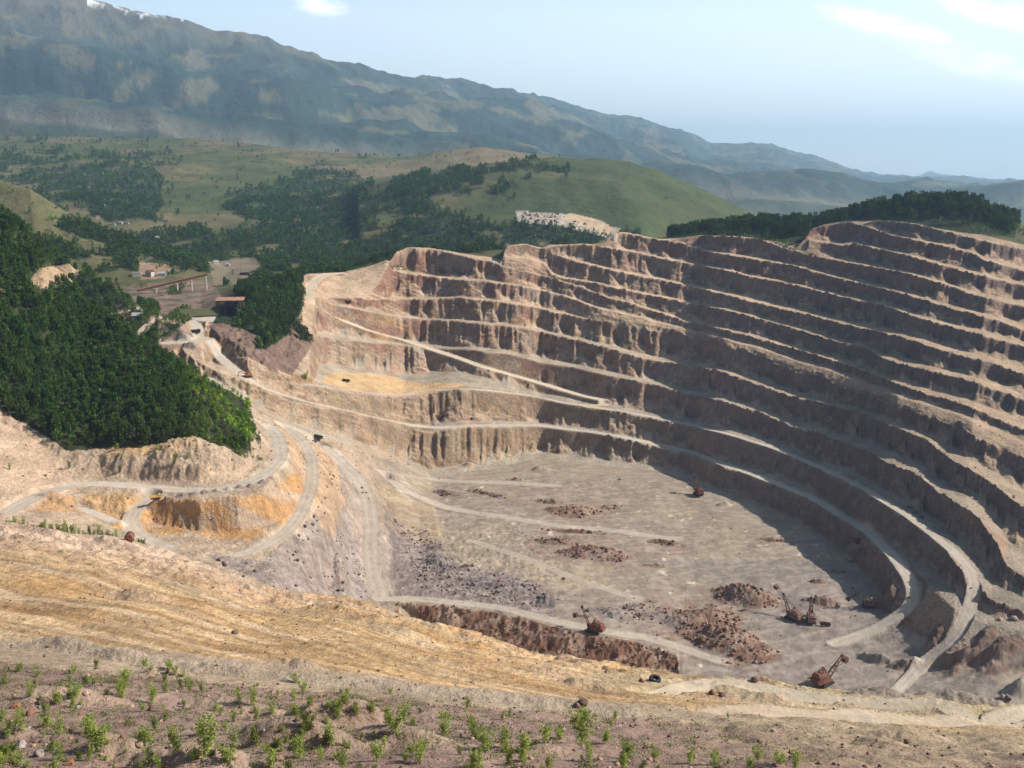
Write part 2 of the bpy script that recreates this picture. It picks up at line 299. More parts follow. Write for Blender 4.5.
add_line('mountain', [(-300, -30, 9600), (0, -22, 9600), (60, -6, 9600), (100, 3, 9700), (150, 13, 9800), (187, 20, 10000), (217, 32, 10200), (240, 34, 10400), (300, 55, 10900), (340, 64, 11300), (373, 73, 11800), (403, 80, 12400), (430, 78, 13000), (457, 86, 14000), (480, 90, 14300),
    (507, 90, 14600), (527, 97, 15000), (557, 102, 15500), (587, 113, 16000), (623, 118, 16500), (653, 125, 17000), (680, 131, 17500), (697, 136, 18000), (710, 143, 18000), (740, 144, 18500), (771, 143, 19000), (798, 153, 19500), (824, 160, 20000), (855, 171, 20500), (880, 178, 21000), (1300, 190, 21000)])
add_knot('mv', np.full(len(TT), 24000.), np.interp(PXT, [0, 300, 600, 1024], [1200, 900, 500, 100]))
add_line('far_ridge', [(-300, 100, 33000), (500, 130, 33000), (700, 155, 33000), (860, 176, 33000), (888, 175, 33000), (915, 178, 33000), (930, 171, 33000), (955, 177, 33000), (972, 176, 33000), (996, 184, 33000), (1023, 186, 33000), (1300, 185, 33000)])
add_knot('end', np.full(len(TT), 46000.), np.full(len(TT), 0.))
# fill partial lines (those given with extents, outside the bench system)
names = [k[0] for k in KN]
KI0 = {n: i for i, n in enumerate(names)}
for i in range(1, len(KN) - 1):
    w = KN[i][3]
    if w.min() >= 1: continue
    j0 = i - 1
    # previous knot (already resolved)
    pD, pz = KN[j0][1], KN[j0][2]
    nD = KN[i + 1][1].copy(); nz = KN[i + 1][2].copy(); c = np.full(len(TT), 2.)
    ok = KN[i + 1][3] > .5
    for j in range(i + 2, len(KN)):
        if ok.all(): break
        mm = ~ok & (KN[j][3] > .5)
        nD[mm] = KN[j][1][mm]; nz[mm] = KN[j][2][mm]; c[mm] = j - i + 1; ok |= mm
    g_ = .03 if i < KI0['toe0'] else 1 / c
    fD = pD + (nD - pD) * g_; fz = pz + (nz - pz) * g_
    KN[i][1] = w * KN[i][1] + (1 - w) * fD; KN[i][2] = w * KN[i][2] + (1 - w) * fz
ND = np.array([k[1] for k in KN]); NZ = np.array([k[2] for k in KN])
for i in range(1, len(ND)): ND[i] = np.maximum(ND[i], ND[i - 1] + .25)
# ------------------------------------------------------------------ evaluate
Dc = np.array([np.interp(ts, TT, ND[i]) for i in range(len(ND))]); Zc = np.array([np.interp(ts, TT, NZ[i]) for i in range(len(ND))])
Z = np.empty((NR, NC), np.float32); SEG = np.empty((NR, NC), np.float32)
idx = np.arange(len(ND), dtype=float)
for c in range(NC):
    Z[:, c] = np.interp(ys, Dc[:, c], Zc[:, c]); SEG[:, c] = np.interp(ys, Dc[:, c], idx)
X = (ts[None, :] * ys[:, None]).astype(np.float32); Y = np.repeat(ys[:, None], NC, 1).astype(np.float32)
KI = {n: i for i, n in enumerate(names)}
# ------------------------------------------------------------------ relief
def segw(a, b, soft=0.0):
    """mask of everything between two named knots"""
    return ((SEG >= KI[a]) & (SEG < KI[b])).astype(np.float32)
fr = SEG - np.floor(SEG)
mid_w = 4 * fr * (1 - fr)
def rows(y0, y1):
    return slice(int(np.searchsorted(ys, y0)), int(np.searchsorted(ys, y1)))
PX0, PY0 = project(X, Y, Z)
# foreground strip and slope
R = rows(0, 620); xr, yr, sg = X[R], Y[R], SEG[R]
n_m = fbm(xr, yr, 17, 4, 11); n_s = fbm(xr, yr, 4.0, 3, 12)
a_strip = 1 - sstep(KI['strip_top'] - .1, KI['strip_top'] + .4, sg)
a_strip = a_strip * sstep(60, 75, yr)
Z[R] += a_strip * (1.9 * np.abs(n_m) - .5 + .22 * n_s)
# ridged mounds on the right part of the strip
a_r = sstep(560, 820, PX0[R]) * sstep(KI['strip_bottom'] - .4, KI['strip_bottom'], sg) * (1 - sstep(KI['road_far'], KI['road_far'] + .2, sg))
ur = xr * .94 + yr * .34; vr = -xr * .34 + yr * .94
Z[R] += a_r * (1.0 * np.sin(ur / 1.75 + 2.2 * fbm(xr, yr, 14, 2, 21)) * (.5 + .5 * fbm(xr, yr, 11, 2, 22)) + 1.4 * fbm(ur, vr * 3, 30, 3, 23))
# orange slope: long shallow tracks running down to the right, gullies at the lip
a_o = sstep(KI['road_far'] - .2, KI['road_far'] + .25, sg) * (1 - sstep(KI['ridge'] + .1, KI['ridge'] + .6, sg))
vo = yr * .88 + xr * .42; uo = xr * .9 - yr * .42
st = fbm(uo, vo * 9, 60, 4, 31, .6)
Z[R] += a_o * (1.1 * st + 2.2 * fbm(xr, yr, 38, 3, 32) + .3 * n_s)
lip = np.exp(-((sg - KI['ridge'] + .18) / .22) ** 2)
Z[R] += lip * (3.2 * fbm(xr, yr, 20, 4, 33, .6) + 1.4 * np.clip(fbm(xr, yr, 8, 3, 34, .55, True), -1, 1)) * sstep(100, 240, yr)
a_b = sstep(KI['ridge'], KI['ridge'] + .5, sg) * (1 - sstep(KI['behind'] + .3, KI['behind'] + .9, sg))
Z[R] += a_b * 3.0 * fbm(xr, yr, 18, 4, 35, .55, True)
# pit area
R = rows(300, 1500); xr, yr, sg = X[R], Y[R], SEG[R]
pxr, pyr = PX0[R], PY0[R]
n20 = fbm(xr, yr, 22, 4, 41); n7 = fbm(xr, yr, 7, 3, 42)
inpit = sstep(KI['behind'] + .5, KI['behind'] + 1, sg) * (1 - sstep(KI['rim'] - .2, KI['rim'] + .6, sg))
floor_m = inpit * (1 - sstep(KI['toe0'] - .25, KI['toe0'], sg)) * sstep(410, 440, pxr)
wall_m = inpit * sstep(KI['toe0'], KI['toe0'] + .2, sg)
left_m = inpit * (1 - sstep(380, 430, pxr)) * (1 - wall_m)
Z[R] += floor_m * (1.5 * n20 + .45 * n7 + 1.6 * np.clip(fbm(xr, yr, 55, 3, 43) - .12, 0, 1))
dzr = np.abs(np.gradient(Z[R], axis=0) / np.gradient(Y[R], axis=0))
Z[R] += wall_m * (.35 * n7 + .35 * n20 + sstep(.3, .9, dzr) * (1.6 * fbm(xr, yr, 9, 4, 48, .65) + 2.6 * fbm(xr + 1.1 * Z[R], yr * .8 + 1.3 * Z[R], 13, 4, 50, .6, True) - .3 + .8 * fbm(xr, yr, 3.2, 2, 49)))
# gullied slopes on the left: furrows run downhill
cell_sl = np.zeros_like(Z[R]); dz = np.gradient(Z[R], axis=0) / np.gradient(Y[R], axis=0); cell_sl = np.abs(dz)
steep = sstep(.25, .6, cell_sl)
Z[R] += left_m * (1.0 * n20 + .4 * n7 + steep * (2.0 * fbm(xr, yr * .5, 11, 3, 44, .55, True) + 1.6 * fbm(xr + Z[R], yr + Z[R], 12, 4, 58, .6, True)))
# rubble slope between the ramp and the pit floor
rub = sstep(380, 410, pxr) * (1 - sstep(520, 590, pxr)) * sstep(505, 545, pyr) * (1 - sstep(600, 625, pyr)) * inpit
Z[R] += rub * (1.2 * fbm(xr, yr, 9, 3, 45, .7) + .8 * fbm(xr, yr, 3, 2, 46))
gsl = ((sg > KI['crest2']) & (sg < KI['rim'])).astype(np.float32) * sstep(205, 225, pxr) * (1 - sstep(292, 312, pxr))
Z[R] += gsl * (4.5 * fbm(xr, yr * .5, 20, 4, 64, .6, True) + 2.0 * n7)
# spoil and bank roughness
bank = ((sg >= KI['strip_toe']) & (sg < KI['bank_crest'])).astype(np.float32) * (1 - sstep(690, 720, pxr)) * sstep(380, 400, pxr)
Z[R] += bank * (3.0 * fbm(xr, yr, 12, 3, 47, .6, True) - 1)
# hills, fields and mountains
R = rows(560, 1500)
hillm = sstep(KI['hill_foot'], KI['hill_foot'] + .4, SEG[R]) * (1 - sstep(KI['toe0'] - .5, KI['toe0'], SEG[R])) * (1 - sstep(240, 262, PX0[R]))
Z[R] += hillm * (5 * fbm(X[R], Y[R], 80, 3, 51) + 2.5 * fbm(X[R], Y[R], 25, 3, 52))
R = rows(1400, 6300); far1 = sstep(1500, 2100, Y[R])
Z[R] += far1 * (.25 + .75 * mid_w[R]) * (34 * fbm(X[R], Y[R], 620, 4, 53) + 12 * fbm(X[R], Y[R], 240, 3, 54, .5, True))
R = rows(6300, 46001); xr, yr = X[R], Y[R]
far2 = sstep(6200, 7000, yr)
wm = .12 + .88 * mid_w[R]
mt = np.interp(yr, [6300, 9000, 13000, 24000, 46000], [70, 250, 300, 200, 160])
fade_r = 1 - .6 * sstep(600, 900, PX0[R])
rid = .7 * fbm(xr * .9 + yr * .3, yr * .75, 2000, 4, 55, .42, True) + .45 * fbm(xr - yr * .5, yr * .8, 1000, 4, 57, .45)
Z[R] += far2 * wm * mt * fade_r * (rid * 1.0 - .1) + far2 * (16 * fbm(xr, yr, 380, 3, 56) + (.2 + .8 * mid_w[R]) * (120 * fbm(xr, yr * .8, 850, 4, 65, .5) + 60 * fbm(xr * .9 + yr * .4, yr, 420, 3, 66, .5, True)))

# ------------------------------------------------------------------ lookup helpers
def col_of(t): return int(np.clip(np.searchsorted(ts, t), 1, NC - 1))
def hit(px, py, dmin=60., zoff=0.0):
    """first ground point seen through a pixel, beyond dmin"""
    t, s = ray(px, py); c = col_of(t)
    w = (t - ts[c - 1]) / (ts[c] - ts[c - 1])
    zc = Z[:, c - 1] * (1 - w) + Z[:, c] * w
    dif = zc - (H - s * ys); i0 = np.searchsorted(ys, dmin)
    b = np.nonzero(dif[i0:] >= 0)[0]
    if len(b) == 0: return None
    i = i0 + b[0]
    if i == 0: return (float(t * ys[0]), float(ys[0]), float(zc[0]))
    d0, d1 = dif[i - 1], dif[i]
    f = 0 if d1 == d0 else float(np.clip(-d0 / (d1 - d0), 0, 1))
    D = ys[i - 1] + f * (ys[i] - ys[i - 1])
    return (float(t * D), float(D), float(zc[i - 1] * (1 - f) + zc[i] * f))
def ground(x, y):
    y = float(y)
    if y < 60: return float(near_z(y))
    t = x / y; c = col_of(t); r = int(np.clip(np.searchsorted(ys, y), 1, NR - 1))
    a_ = np.clip((t - ts[c - 1]) / (ts[c] - ts[c - 1]), 0, 1); b_ = np.clip((y - ys[r - 1]) / (ys[r] - ys[r - 1]), 0, 1)
    return float((Z[r - 1, c - 1] * (1 - a_) + Z[r - 1, c] * a_) * (1 - b_) + (Z[r, c - 1] * (1 - a_) + Z[r, c] * a_) * b_)

# ------------------------------------------------------------------ roads (cut and fill)
ROAD = np.zeros((NR, NC), np.float32); ROADV = np.zeros((NR, NC), np.float32)
def resample(P, step):
    P = np.array(P, float); d = np.r_[0, np.cumsum(np.hypot(np.diff(P[:, 0]), np.diff(P[:, 1])))]
    n = max(2, int(d[-1] / step)); q = np.linspace(0, d[-1], n)
    return np.stack([np.interp(q, d, P[:, i]) for i in range(P.shape[1])], 1), d[-1]
def road(pts, width, dmin=60., kind=1.0, cut=1.5, fill=1.0, reach=16, dens=4, sm=9, level=True, rel=None):
    P = []
    for i in range(len(pts) - 1):
        for j in range(dens):
            f = j / dens
            q = hit(pts[i][0] * (1 - f) + pts[i + 1][0] * f, pts[i][1] * (1 - f) + pts[i + 1][1] * f, dmin)
            if q: P.append(q)
    q = hit(pts[-1][0], pts[-1][1], dmin)
    if q: P.append(q)
    if len(P) < 3: return None
    P = np.array(P)
    # keep neighbours that stay together
    med = np.array([np.median(P[max(0, i - 3):i + 4], axis=0) for i in range(len(P))])
    bad = np.hypot(*(P - med)[:, :2].T) > 60; P = P[~bad] if (~bad).sum() > 3 else P
    P, L = resample(P, max(width * .4, 2.0))
    k_ = np.hanning(min(sm, len(P) // 2 * 2 - 1) + 2); k_ /= k_.sum(); h_ = len(k_) // 2
    for c in range(3): P[:, c] = np.convolve(np.pad(P[:, c], h_, mode='edge'), k_, 'valid')[:len(P)]
    for _ in range(6 if level else 0): P[:, 2] = np.convolve(np.pad(P[:, 2], h_, mode='edge'), k_, 'valid')[:len(P)]
    hw = width / 2; mar = hw + reach
    y0, y1 = P[:, 1].min() - mar, P[:, 1].max() + mar; R = rows(y0, y1)
    tmin = ((P[:, 0] - mar) / P[:, 1]).min() - .01; tmax = ((P[:, 0] + mar) / P[:, 1]).max() + .01
    C0, C1 = np.searchsorted(ts, tmin), np.searchsorted(ts, tmax)
    bd = np.full((NR, NC), 1e9, np.float32)[R, C0:C1]; bz = np.zeros_like(bd)
    r0 = R.start
    for i in range(len(P) - 1):
        a_, b_ = P[i], P[i + 1]
        ya, yb = min(a_[1], b_[1]) - mar, max(a_[1], b_[1]) + mar
        rr = slice(max(int(np.searchsorted(ys, ya)) - r0, 0), max(int(np.searchsorted(ys, yb)) - r0, 0))
        xa, xb = min(a_[0], b_[0]) - mar, max(a_[0], b_[0]) + mar
        lo = min(xa / ya, xa / yb) if xa < 0 else xa / yb
        hi = xb / ya if xb > 0 else xb / yb
        cc = slice(max(int(np.searchsorted(ts, lo)) - C0, 0), max(int(np.searchsorted(ts, hi)) + 1 - C0, 0))
        x_, y_ = X[R, C0:C1][rr, cc], Y[R, C0:C1][rr, cc]
        if x_.size == 0: continue
        dx, dy = b_[0] - a_[0], b_[1] - a_[1]; l2 = dx * dx + dy * dy + 1e-9
        f = np.clip(((x_ - a_[0]) * dx + (y_ - a_[1]) * dy) / l2, 0, 1)
        d = np.hypot(x_ - a_[0] - f * dx, y_ - a_[1] - f * dy)
        s_ = bd[rr, cc]; better = d < s_
        s_[better] = d[better]; z_ = bz[rr, cc]; z_[better] = (a_[2] + f * (b_[2] - a_[2]))[better]
    xw, yw = X[R, C0:C1], Y[R, C0:C1]
    dj = bd + .25 * width * .5 * fbm(xw, yw, 12, 2, 71)
    m_ = bd < mar; z0 = Z[R, C0:C1]
    ex = np.maximum(bd - hw, 0)
    zn = np.clip(z0, bz - ex * fill - .0, bz + ex * cut)
    fadeo = 1 - sstep(mar - reach * .35, mar, bd)
    z0[m_] = (z0 + (zn - z0) * fadeo)[m_]
    rm = (1 - sstep(hw * .8, hw * 1.12, dj)) * kind
    ROAD[R, C0:C1] = np.maximum(ROAD[R, C0:C1], np.where(m_, rm, 0))
    rut = np.exp(-((bd - hw * .38) / (hw * .16)) ** 2)
    ROADV[R, C0:C1] = np.where((rm > .1) & m_, rut, ROADV[R, C0:C1])
    return P
# main haul road (first bench) from the shelter pad down into the pit
road([(196, 320), (200, 335), (212, 352), (232, 368), (252, 381), (289, 399), (352, 411), (403, 425), (430, 430), (463, 425), (500, 425), (540, 426), (578, 430)], 13, 500, 1.0, fill=2.6)
road([(578, 430), (611, 434), (654, 444), (701, 455), (765, 479), (816, 499), (841, 516), (870, 532), (890, 552), (905, 570), (916, 586), (914, 602), (900, 618), (880, 630), (855, 638), (830, 645)], 11, 400, 1.0, fill=2.8, cut=2.5)
# pad in front of the shelter and its side branch
road([(192, 312), (210, 316), (225, 318)], 42, 500, .9)
road([(207, 338), (185, 341), (165, 345)], 20, 500, .9)
# ramp from the upper rim to the switchback
road([(345, 273), (330, 273), (316, 277), (309, 288), (309, 299), (318, 309), (340, 321), (375, 333), (410, 343), (450, 355), (500, 371), (550, 387), (590, 398), (606, 402)], 13, 700, 1.0, sm=13, fill=2.0)
road([(606, 402), (604, 406), (585, 406), (560, 402), (520, 394), (470, 388), (430, 390), (400, 396), (352, 391), (300, 382)], 10, 700, .9, fill=2.4)
road([(585, 406), (616, 410), (663, 419), (727, 433), (778, 449), (828, 471), (865, 489), (900, 510), (930, 532), (955, 552), (972, 572), (975, 590), (968, 612), (955, 636), (935, 655), (912, 676), (896, 692)], 9, 400, .9, fill=2.8, cut=2.5)
# second road: round the foot of the wooded hill and down to the floor
road([(205, 375), (225, 392), (240, 400), (262, 414), (290, 428), (318, 440), (345, 457), (372, 468), (400, 476), (440, 482), (500, 482), (560, 486)], 12, 500, .8)
road([(385, 472), (405, 492), (440, 508), (500, 516), (560, 526), (610, 530), (680, 540)], 11, 500, .7)
road([(318, 440), (345, 462), (365, 490), (372, 520), (370, 550), (374, 580), (384, 602)], 15, 500, .7)
road([(374, 598), (430, 600), (500, 607), (560, 622), (620, 634), (650, 637), (700, 655), (730, 664)], 10, 430, .8)
road([(470, 540), (520, 556), (580, 580), (640, 600)], 9, 430, .6)
# left roads
road([(8, 512), (30, 498), (52, 489), (85, 483), (130, 486), (185, 491), (230, 489), (262, 477), (282, 460), (279, 440), (262, 424), (244, 413), (228, 398)], 13, 450, .95, fill=1.2)
road([(150, 492), (140, 505), (128, 515), (130, 530), (150, 542), (175, 552)], 11, 450, .9, fill=1.2)
road([(75, 502), (90, 510), (105, 520), (118, 526)], 8, 450, .9, fill=1.2)
road([(285, 425), (302, 440), (312, 460), (312, 485), (303, 510), (288, 532), (262, 547), (235, 556)], 11, 450, .9, fill=1.2)
# foreground bench road
road([(-40, 641), (40, 645), (150, 662), (250, 675), (350, 684), (450, 695), (540, 705), (640, 716)], 6, 100, .3, reach=6)
road([(700, 708), (800, 716), (900, 722), (1000, 724), (1060, 728)], 7, 100, .6, reach=6)
road([(640, 690), (740, 690), (860, 702), (950, 711), (1040, 718)], 7, 100, .6, reach=6)
# distant lanes in the valley
road([(142, 252), (140, 262), (134, 268)], 7, 1100, 1.0, reach=6)
road([(152, 257), (145, 261), (134, 264)], 8, 1100, 1.0, reach=6)
road([(42, 285), (60, 280), (80, 272), (80, 264), (72, 262)], 9, 900, 1.0, cut=1.0)
road([(120, 285), (128, 296), (137, 308), (125, 313), (100, 316)], 9, 800, .8)
road([(141, 284), (155, 291), (162, 296)], 8, 1000, .8)
road([(152, 325), (143, 330), (135, 342)], 9, 800, .8)
road([(165, 315), (150, 322), (138, 335)], 8, 800, .7)

# ------------------------------------------------------------------ heaps
HEAP = np.zeros((NR, NC), np.float32); HEAPK = np.zeros((NR, NC), np.float32)
def heap(px, py, L, Wd, h, ang=0, kind=1, dmin=400., seed=0, rough=.35):
    q = hit(px, py, dmin)
    if q is None: return None
    R = rows(q[1] - L - 5, q[1] + L + 5); C = slice(int(np.searchsorted(ts, (q[0] - L - 5) / q[1] - .01)), int(np.searchsorted(ts, (q[0] + L + 5) / q[1] + .01)))
    x_, y_ = X[R, C] - q[0], Y[R, C] - q[1]; ca, sa = math.cos(rad(ang)), math.sin(rad(ang))
    u = (x_ * ca + y_ * sa) / (L / 2); v = (-x_ * sa + y_ * ca) / (Wd / 2)
    r = np.sqrt(u * u + v * v) + .28 * fbm(x_, y_, Wd * .6, 3, 80 + seed)
    p = 1 - sstep(0.05, 1.0, r)
    n = fbm(x_, y_, 4.5, 3, 90 + seed, .6)
    Z[R, C] += h * p * (1 + rough * n) + (r < .95) * rough * .8 * fbm(x_, y_, 2.2, 2, 95 + seed)
    hm = 1 - sstep(.75, 1.02, r)
    better = hm > HEAP[R, C]
    HEAP[R, C][better] = hm[better]; HEAPK[R, C][better] = kind
    return q
HEAPS = [(592, 554, 66, 34, 7, -14, 1), (556, 542, 40, 16, 3, -8, 1), (575, 512, 60, 34, 5, -10, 1), (548, 502, 34, 12, 3, -20, 1), (610, 508, 24, 12, 2, 10, 1), (446, 494, 30, 16, 4, -20, 1), (486, 494, 60, 9, 2.5, -32, 1), (515, 480, 26, 8, 1.5, 0, 1),
         (665, 543, 36, 13, 3, -20, 1), (575, 532, 66, 9, 2.2, -8, 1), (770, 540, 22, 10, 2, -20, 1), (838, 573, 16, 7, 1.6, 0, 1), (818, 582, 14, 8, 2, 0, 1), (822, 602, 30, 14, 4, -25, 1), (745, 598, 58, 36, 10, -25, 1), (708, 618, 54, 30, 6, -10, 1),
         (728, 642, 84, 44, 9, -40, 1), (650, 612, 60, 26, 3, -15, 2), (682, 622, 40, 24, 4, -15, 2), (548, 602, 26, 18, 5, -10, 2), (500, 585, 64, 30, 3, -18, 2), (436, 560, 50, 26, 2, -50, 2), (618, 615, 40, 20, 2.5, -20, 2),
         (886, 604, 30, 16, 8, 60, 3), (790, 612, 18, 10, 1.5, 0, 3), (876, 660, 34, 10, 5, -40, 4), (905, 667, 26, 12, 6, -10, 3), (935, 640, 26, 12, 5, 50, 3), (960, 667, 42, 14, 4, 25, 3), (1000, 655, 50, 20, 5, 30, 3), (985, 638, 30, 12, 4, 40, 3), (1020, 690, 30, 16, 7, 20, 4),
         (200, 456, 70, 46, 8, 10, 5), (165, 462, 40, 22, 4, 0, 5), (120, 468, 34, 16, 3, 0, 5), (58, 500, 34, 14, 4, -10, 6), (186, 340, 24, 14, 4, 0, 4), (190, 347, 20, 9, 5, 0, 4), (232, 345, 22, 10, 3, 0, 5), (200, 470, 30, 10, 4, 0, 5),
         (470, 466, 20, 14, 4, 0, 5), (540, 470, 26, 16, 5, 0, 5), (668, 470, 26, 14, 5, 0, 5), (725, 505, 18, 10, 4, 0, 5), (655, 566, 22, 9, 1.5, 0, 1), (855, 560, 14, 7, 1.5, 0, 3)]
for i, hp in enumerate(HEAPS): heap(*hp, seed=i * 3)
for i in range(9): heap(182 + i * 11.5, 496.5 - i * 1.7 + (i > 6) * -2, 9, 6, 2.2, 0, 4, seed=200 + i)
for i, (hx, hy, hL, hh, hk) in enumerate([(a_[0], a_[1], a_[2], a_[3] * .8, 5 if a_[4] == 4 and a_[0] < 700 else a_[4]) for a_ in [(70, 642, 16, 1.2, 5), (120, 655, 12, 2.2, 4), (230, 670, 24, 1.6, 4), (300, 666, 14, 2, 5), (170, 676, 16, 2.0, 5), (450, 622, 22, 3, 5), (590, 687, 20, 2.4, 5), (708, 697, 16, 1.2, 6), (725, 690, 18, 1.4, 5), (760, 702, 28, 3, 5), (880, 695, 22, 2.2, 4), (960, 700, 26, 3, 4), (1005, 700, 18, 3, 4), (845, 708, 16, 1.6, 5), (905, 737, 20, 2, 5), (560, 676, 24, 2, 5), (140, 596, 22, 2, 4)]]):
    heap(hx, hy, hL, hL * .45, hh, -12, hk, 100., seed=300 + i)
for i, (hx, hy, hL, hh) in enumerate([(290, 742, 26, 3.2), (330, 725, 22, 2.4), (395, 745, 24, 2.6), (120, 752, 16, 2.0), (60, 700, 20, 2.0), (240, 708, 22, 1.6), (520, 755, 20, 1.4), (360, 712, 20, 1.6), (10, 735, 12, 1.6), (200, 762, 20, 2.2)]):
    heap(hx, hy, hL, hL * .4, hh, -8 + 20 * math.sin(i * 2.1), 5, 75., seed=400 + i, rough=.12)

# ------------------------------------------------------------------ slope and masks
PX1, PY1 = project(X, Y, Z)
gx = np.gradient(X, axis=1); gzx = np.gradient(Z, axis=1)
gy = np.gradient(Y, axis=0); gxr = np.gradient(X, axis=0); gzr = np.gradient(Z, axis=0)
dzdx = gzx / np.maximum(gx, 1e-4); dzdy = (gzr - dzdx * gxr) / gy
SLOPE = np.hypot(dzdx, dzdy)
jn1 = fbm(PX1 * 1.0, PY1 * 2.0, 26, 3, 61) ; jn2 = fbm(PX1 + 500, PY1 * 2.0, 26, 3, 62)
def inpoly(px, py, poly):
    ins = np.zeros(px.shape, bool); n = len(poly)
    for i in range(n):
        x1, y1 = poly[i]; x2, y2 = poly[(i + 1) % n]
        if y1 == y2: continue
        c = ((y1 > py) != (y2 > py)) & (px < (x2 - x1) * (py - y1) / (y2 - y1) + x1)
        ins ^= c
    return ins
def zone(poly, dlo, dhi, jit=6.0):
    """patch of ground outlined where it lies, ragged edges, limited to a range of distances"""
    out = np.zeros((NR, NC), np.float32); R = rows(dlo, dhi)
    xs_ = [p[0] for p in poly]
    C = slice(int(np.searchsorted(ts, (min(xs_) - 512 - 25) / FPX * (1.06 if min(xs_) < 512 else .93))), int(np.searchsorted(ts, (max(xs_) - 512 + 25) / FPX * (1.06 if max(xs_) > 512 else .93))) + 1)
    out[R, C] = inpoly(PX1[R, C] + jit * jn1[R, C], PY1[R, C] + jit * .5 * jn2[R, C], poly)
    return out
# ------------------------------------------------------------------ colours (albedo of ground, rock, grass; shade painted on the gully slope)
COL = np.empty((NR, NC, 3), np.float32)
def C3(*c): return np.array(c, np.float32)
def mixc(mask, c):
    global COL
    m_ = np.clip(mask, 0, 1)[..., None]
    COL *= (1 - m_); COL += m_ * c
v1 = fbm(X, Y, 30, 4, 101); v2 = fbm(X, Y, 9, 3, 102); v3 = fbm(X, Y, 90, 3, 103)
COL[:] = C3(.34, .27, .19)
sg = SEG
near_m = (1 - sstep(1480, 1600, Y))
# pit walls --------------------------------------------------------
wallz = ((sg >= KI['toe0']) & (sg < KI['k1'])).astype(np.float32)
kk = (sg - KI['toe0']) / 3.0
seg3 = np.floor((sg - KI['toe0'])) % 3       # 0 flat, 1 talus, 2 rock
leftness = 1 - sstep(480, 820, PX1)
flat_c = C3(.43, .315, .215)
rock_a, rock_b, rock_c = C3(.235, .135, .095), C3(.27, .205, .155), C3(.32, .205, .115)
tal = C3(.35, .25, .165)
rock = np.empty((NR, NC, 3), np.float32); q1 = sstep(-.25, .3, fbm(X + .8 * Z, Y * .7 + 1.1 * Z, 38, 4, 104))[..., None]; q2 = sstep(.05, .4, fbm(X + Z, Y * .6 + 1.3 * Z, 26, 4, 105))[..., None]
rock[:] = rock_a * (1 - q1) + rock_b * q1; rock = rock * (1 - q2) + rock_c * q2
stre = (.55 * fbm(X, Y, 3.6, 3, 106, .65) + .75 * fbm(X + .9 * Z, Y * .7 + 1.2 * Z, 6.5, 4, 116, .62))[..., None]
lowb = (1 - sstep(KI['toe0'] + 5, KI['toe0'] + 10, sg))[..., None] * .65; rock = rock * (1 - lowb) + C3(.25, .185, .12) * lowb
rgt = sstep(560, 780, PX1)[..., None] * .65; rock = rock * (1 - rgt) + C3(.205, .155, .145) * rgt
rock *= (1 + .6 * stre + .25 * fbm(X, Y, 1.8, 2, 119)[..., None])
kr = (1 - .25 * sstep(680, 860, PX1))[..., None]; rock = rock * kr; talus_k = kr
talus = tal * (1 + .25 * v1[..., None] + .25 * v2[..., None]) * talus_k
pink = sstep(-.1, .35, fbm(X, Y, 110, 2, 107))[..., None]
talus = talus * (1 - .6 * pink) + C3(.38, .235, .175) * .6 * pink
flat = flat_c * (1 + .2 * v1[..., None] + .15 * v2[..., None])
up = sstep(KI['toe0'] + 6, KI['toe0'] + 18, sg)[..., None]
flat = flat * up + (1 - up) * C3(.34, .285, .22) * (1 + .2 * v1[..., None])
sl = sstep(.45, .95, SLOPE)[..., None]; sl2 = sstep(.95, 1.35, SLOPE)[..., None]
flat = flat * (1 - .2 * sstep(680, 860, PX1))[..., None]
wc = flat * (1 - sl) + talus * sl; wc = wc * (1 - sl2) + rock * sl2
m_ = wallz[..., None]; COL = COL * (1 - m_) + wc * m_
# floor ----------------------------------------------------------
flz = ((sg >= KI['behind']) & (sg < KI['toe0'])).astype(np.float32)
fc = C3(.245, .195, .155) * (1 + .16 * v1 + .14 * v2)[..., None]
oc = sstep(-.1, .35, fbm(X, Y, 70, 3, 108))[..., None]
fc = fc * (1 - .7 * oc) + C3(.265, .215, .15) * .7 * oc
wh = sstep(.42, .62, fbm(X, Y, 11, 3, 109, .6) + .35 * fbm(X, Y, 90, 2, 110))[..., None]
fc = fc * (1 - wh) + C3(.52, .45, .36) * wh
m_ = flz[..., None]; COL = COL * (1 - m_) + fc * m_
gry = zone([(640, 560), (900, 560), (960, 640), (1010, 705), (700, 690), (700, 640), (760, 600)], 380, 800, 14)
mixc(gry * flz * .8, C3(.20, .168, .148) * (1 + .2 * v1 + .12 * v2)[..., None])
# left excavation
lz = ((sg >= KI['behind']) & (sg < KI['toe0']) & (PX1 < 400)).astype(np.float32)
lz *= 1 - sstep(350, 400, PX1)
lc = C3(.37, .28, .20) * (1 + .25 * v1 + .3 * v2 + .25 * stre[..., 0])[..., None]
mixc(lz, lc)
ora = zone([(110, 500), (200, 498), (250, 496), (300, 470), (312, 490), (285, 525), (245, 540), (170, 535), (110, 528)], 400, 800, 8)
on_ = sstep(-.12, .25, fbm(X + Z, Y * .6 + Z, 16, 4, 117, .6) + .15)
mixc(ora * on_ * .9, C3(.42, .235, .10) * (1 + .35 * v2 + .3 * stre[..., 0])[..., None])
mixc(zone([(80, 495), (135, 492), (135, 525), (100, 520)], 400, 800, 5), C3(.42, .27, .14) * (1 + .3 * v2 + .3 * stre[..., 0])[..., None])
mixc(zone([(40, 496), (75, 496), (75, 512), (35, 512)], 400, 800, 5), C3(.42, .26, .13) * (1 + .3 * v2)[..., None])
mixc(zone([(100, 432), (200, 425), (200, 448), (110, 460)], 400, 800, 5) * .9, C3(.5, .33, .17) * (1 + .3 * v2)[..., None])
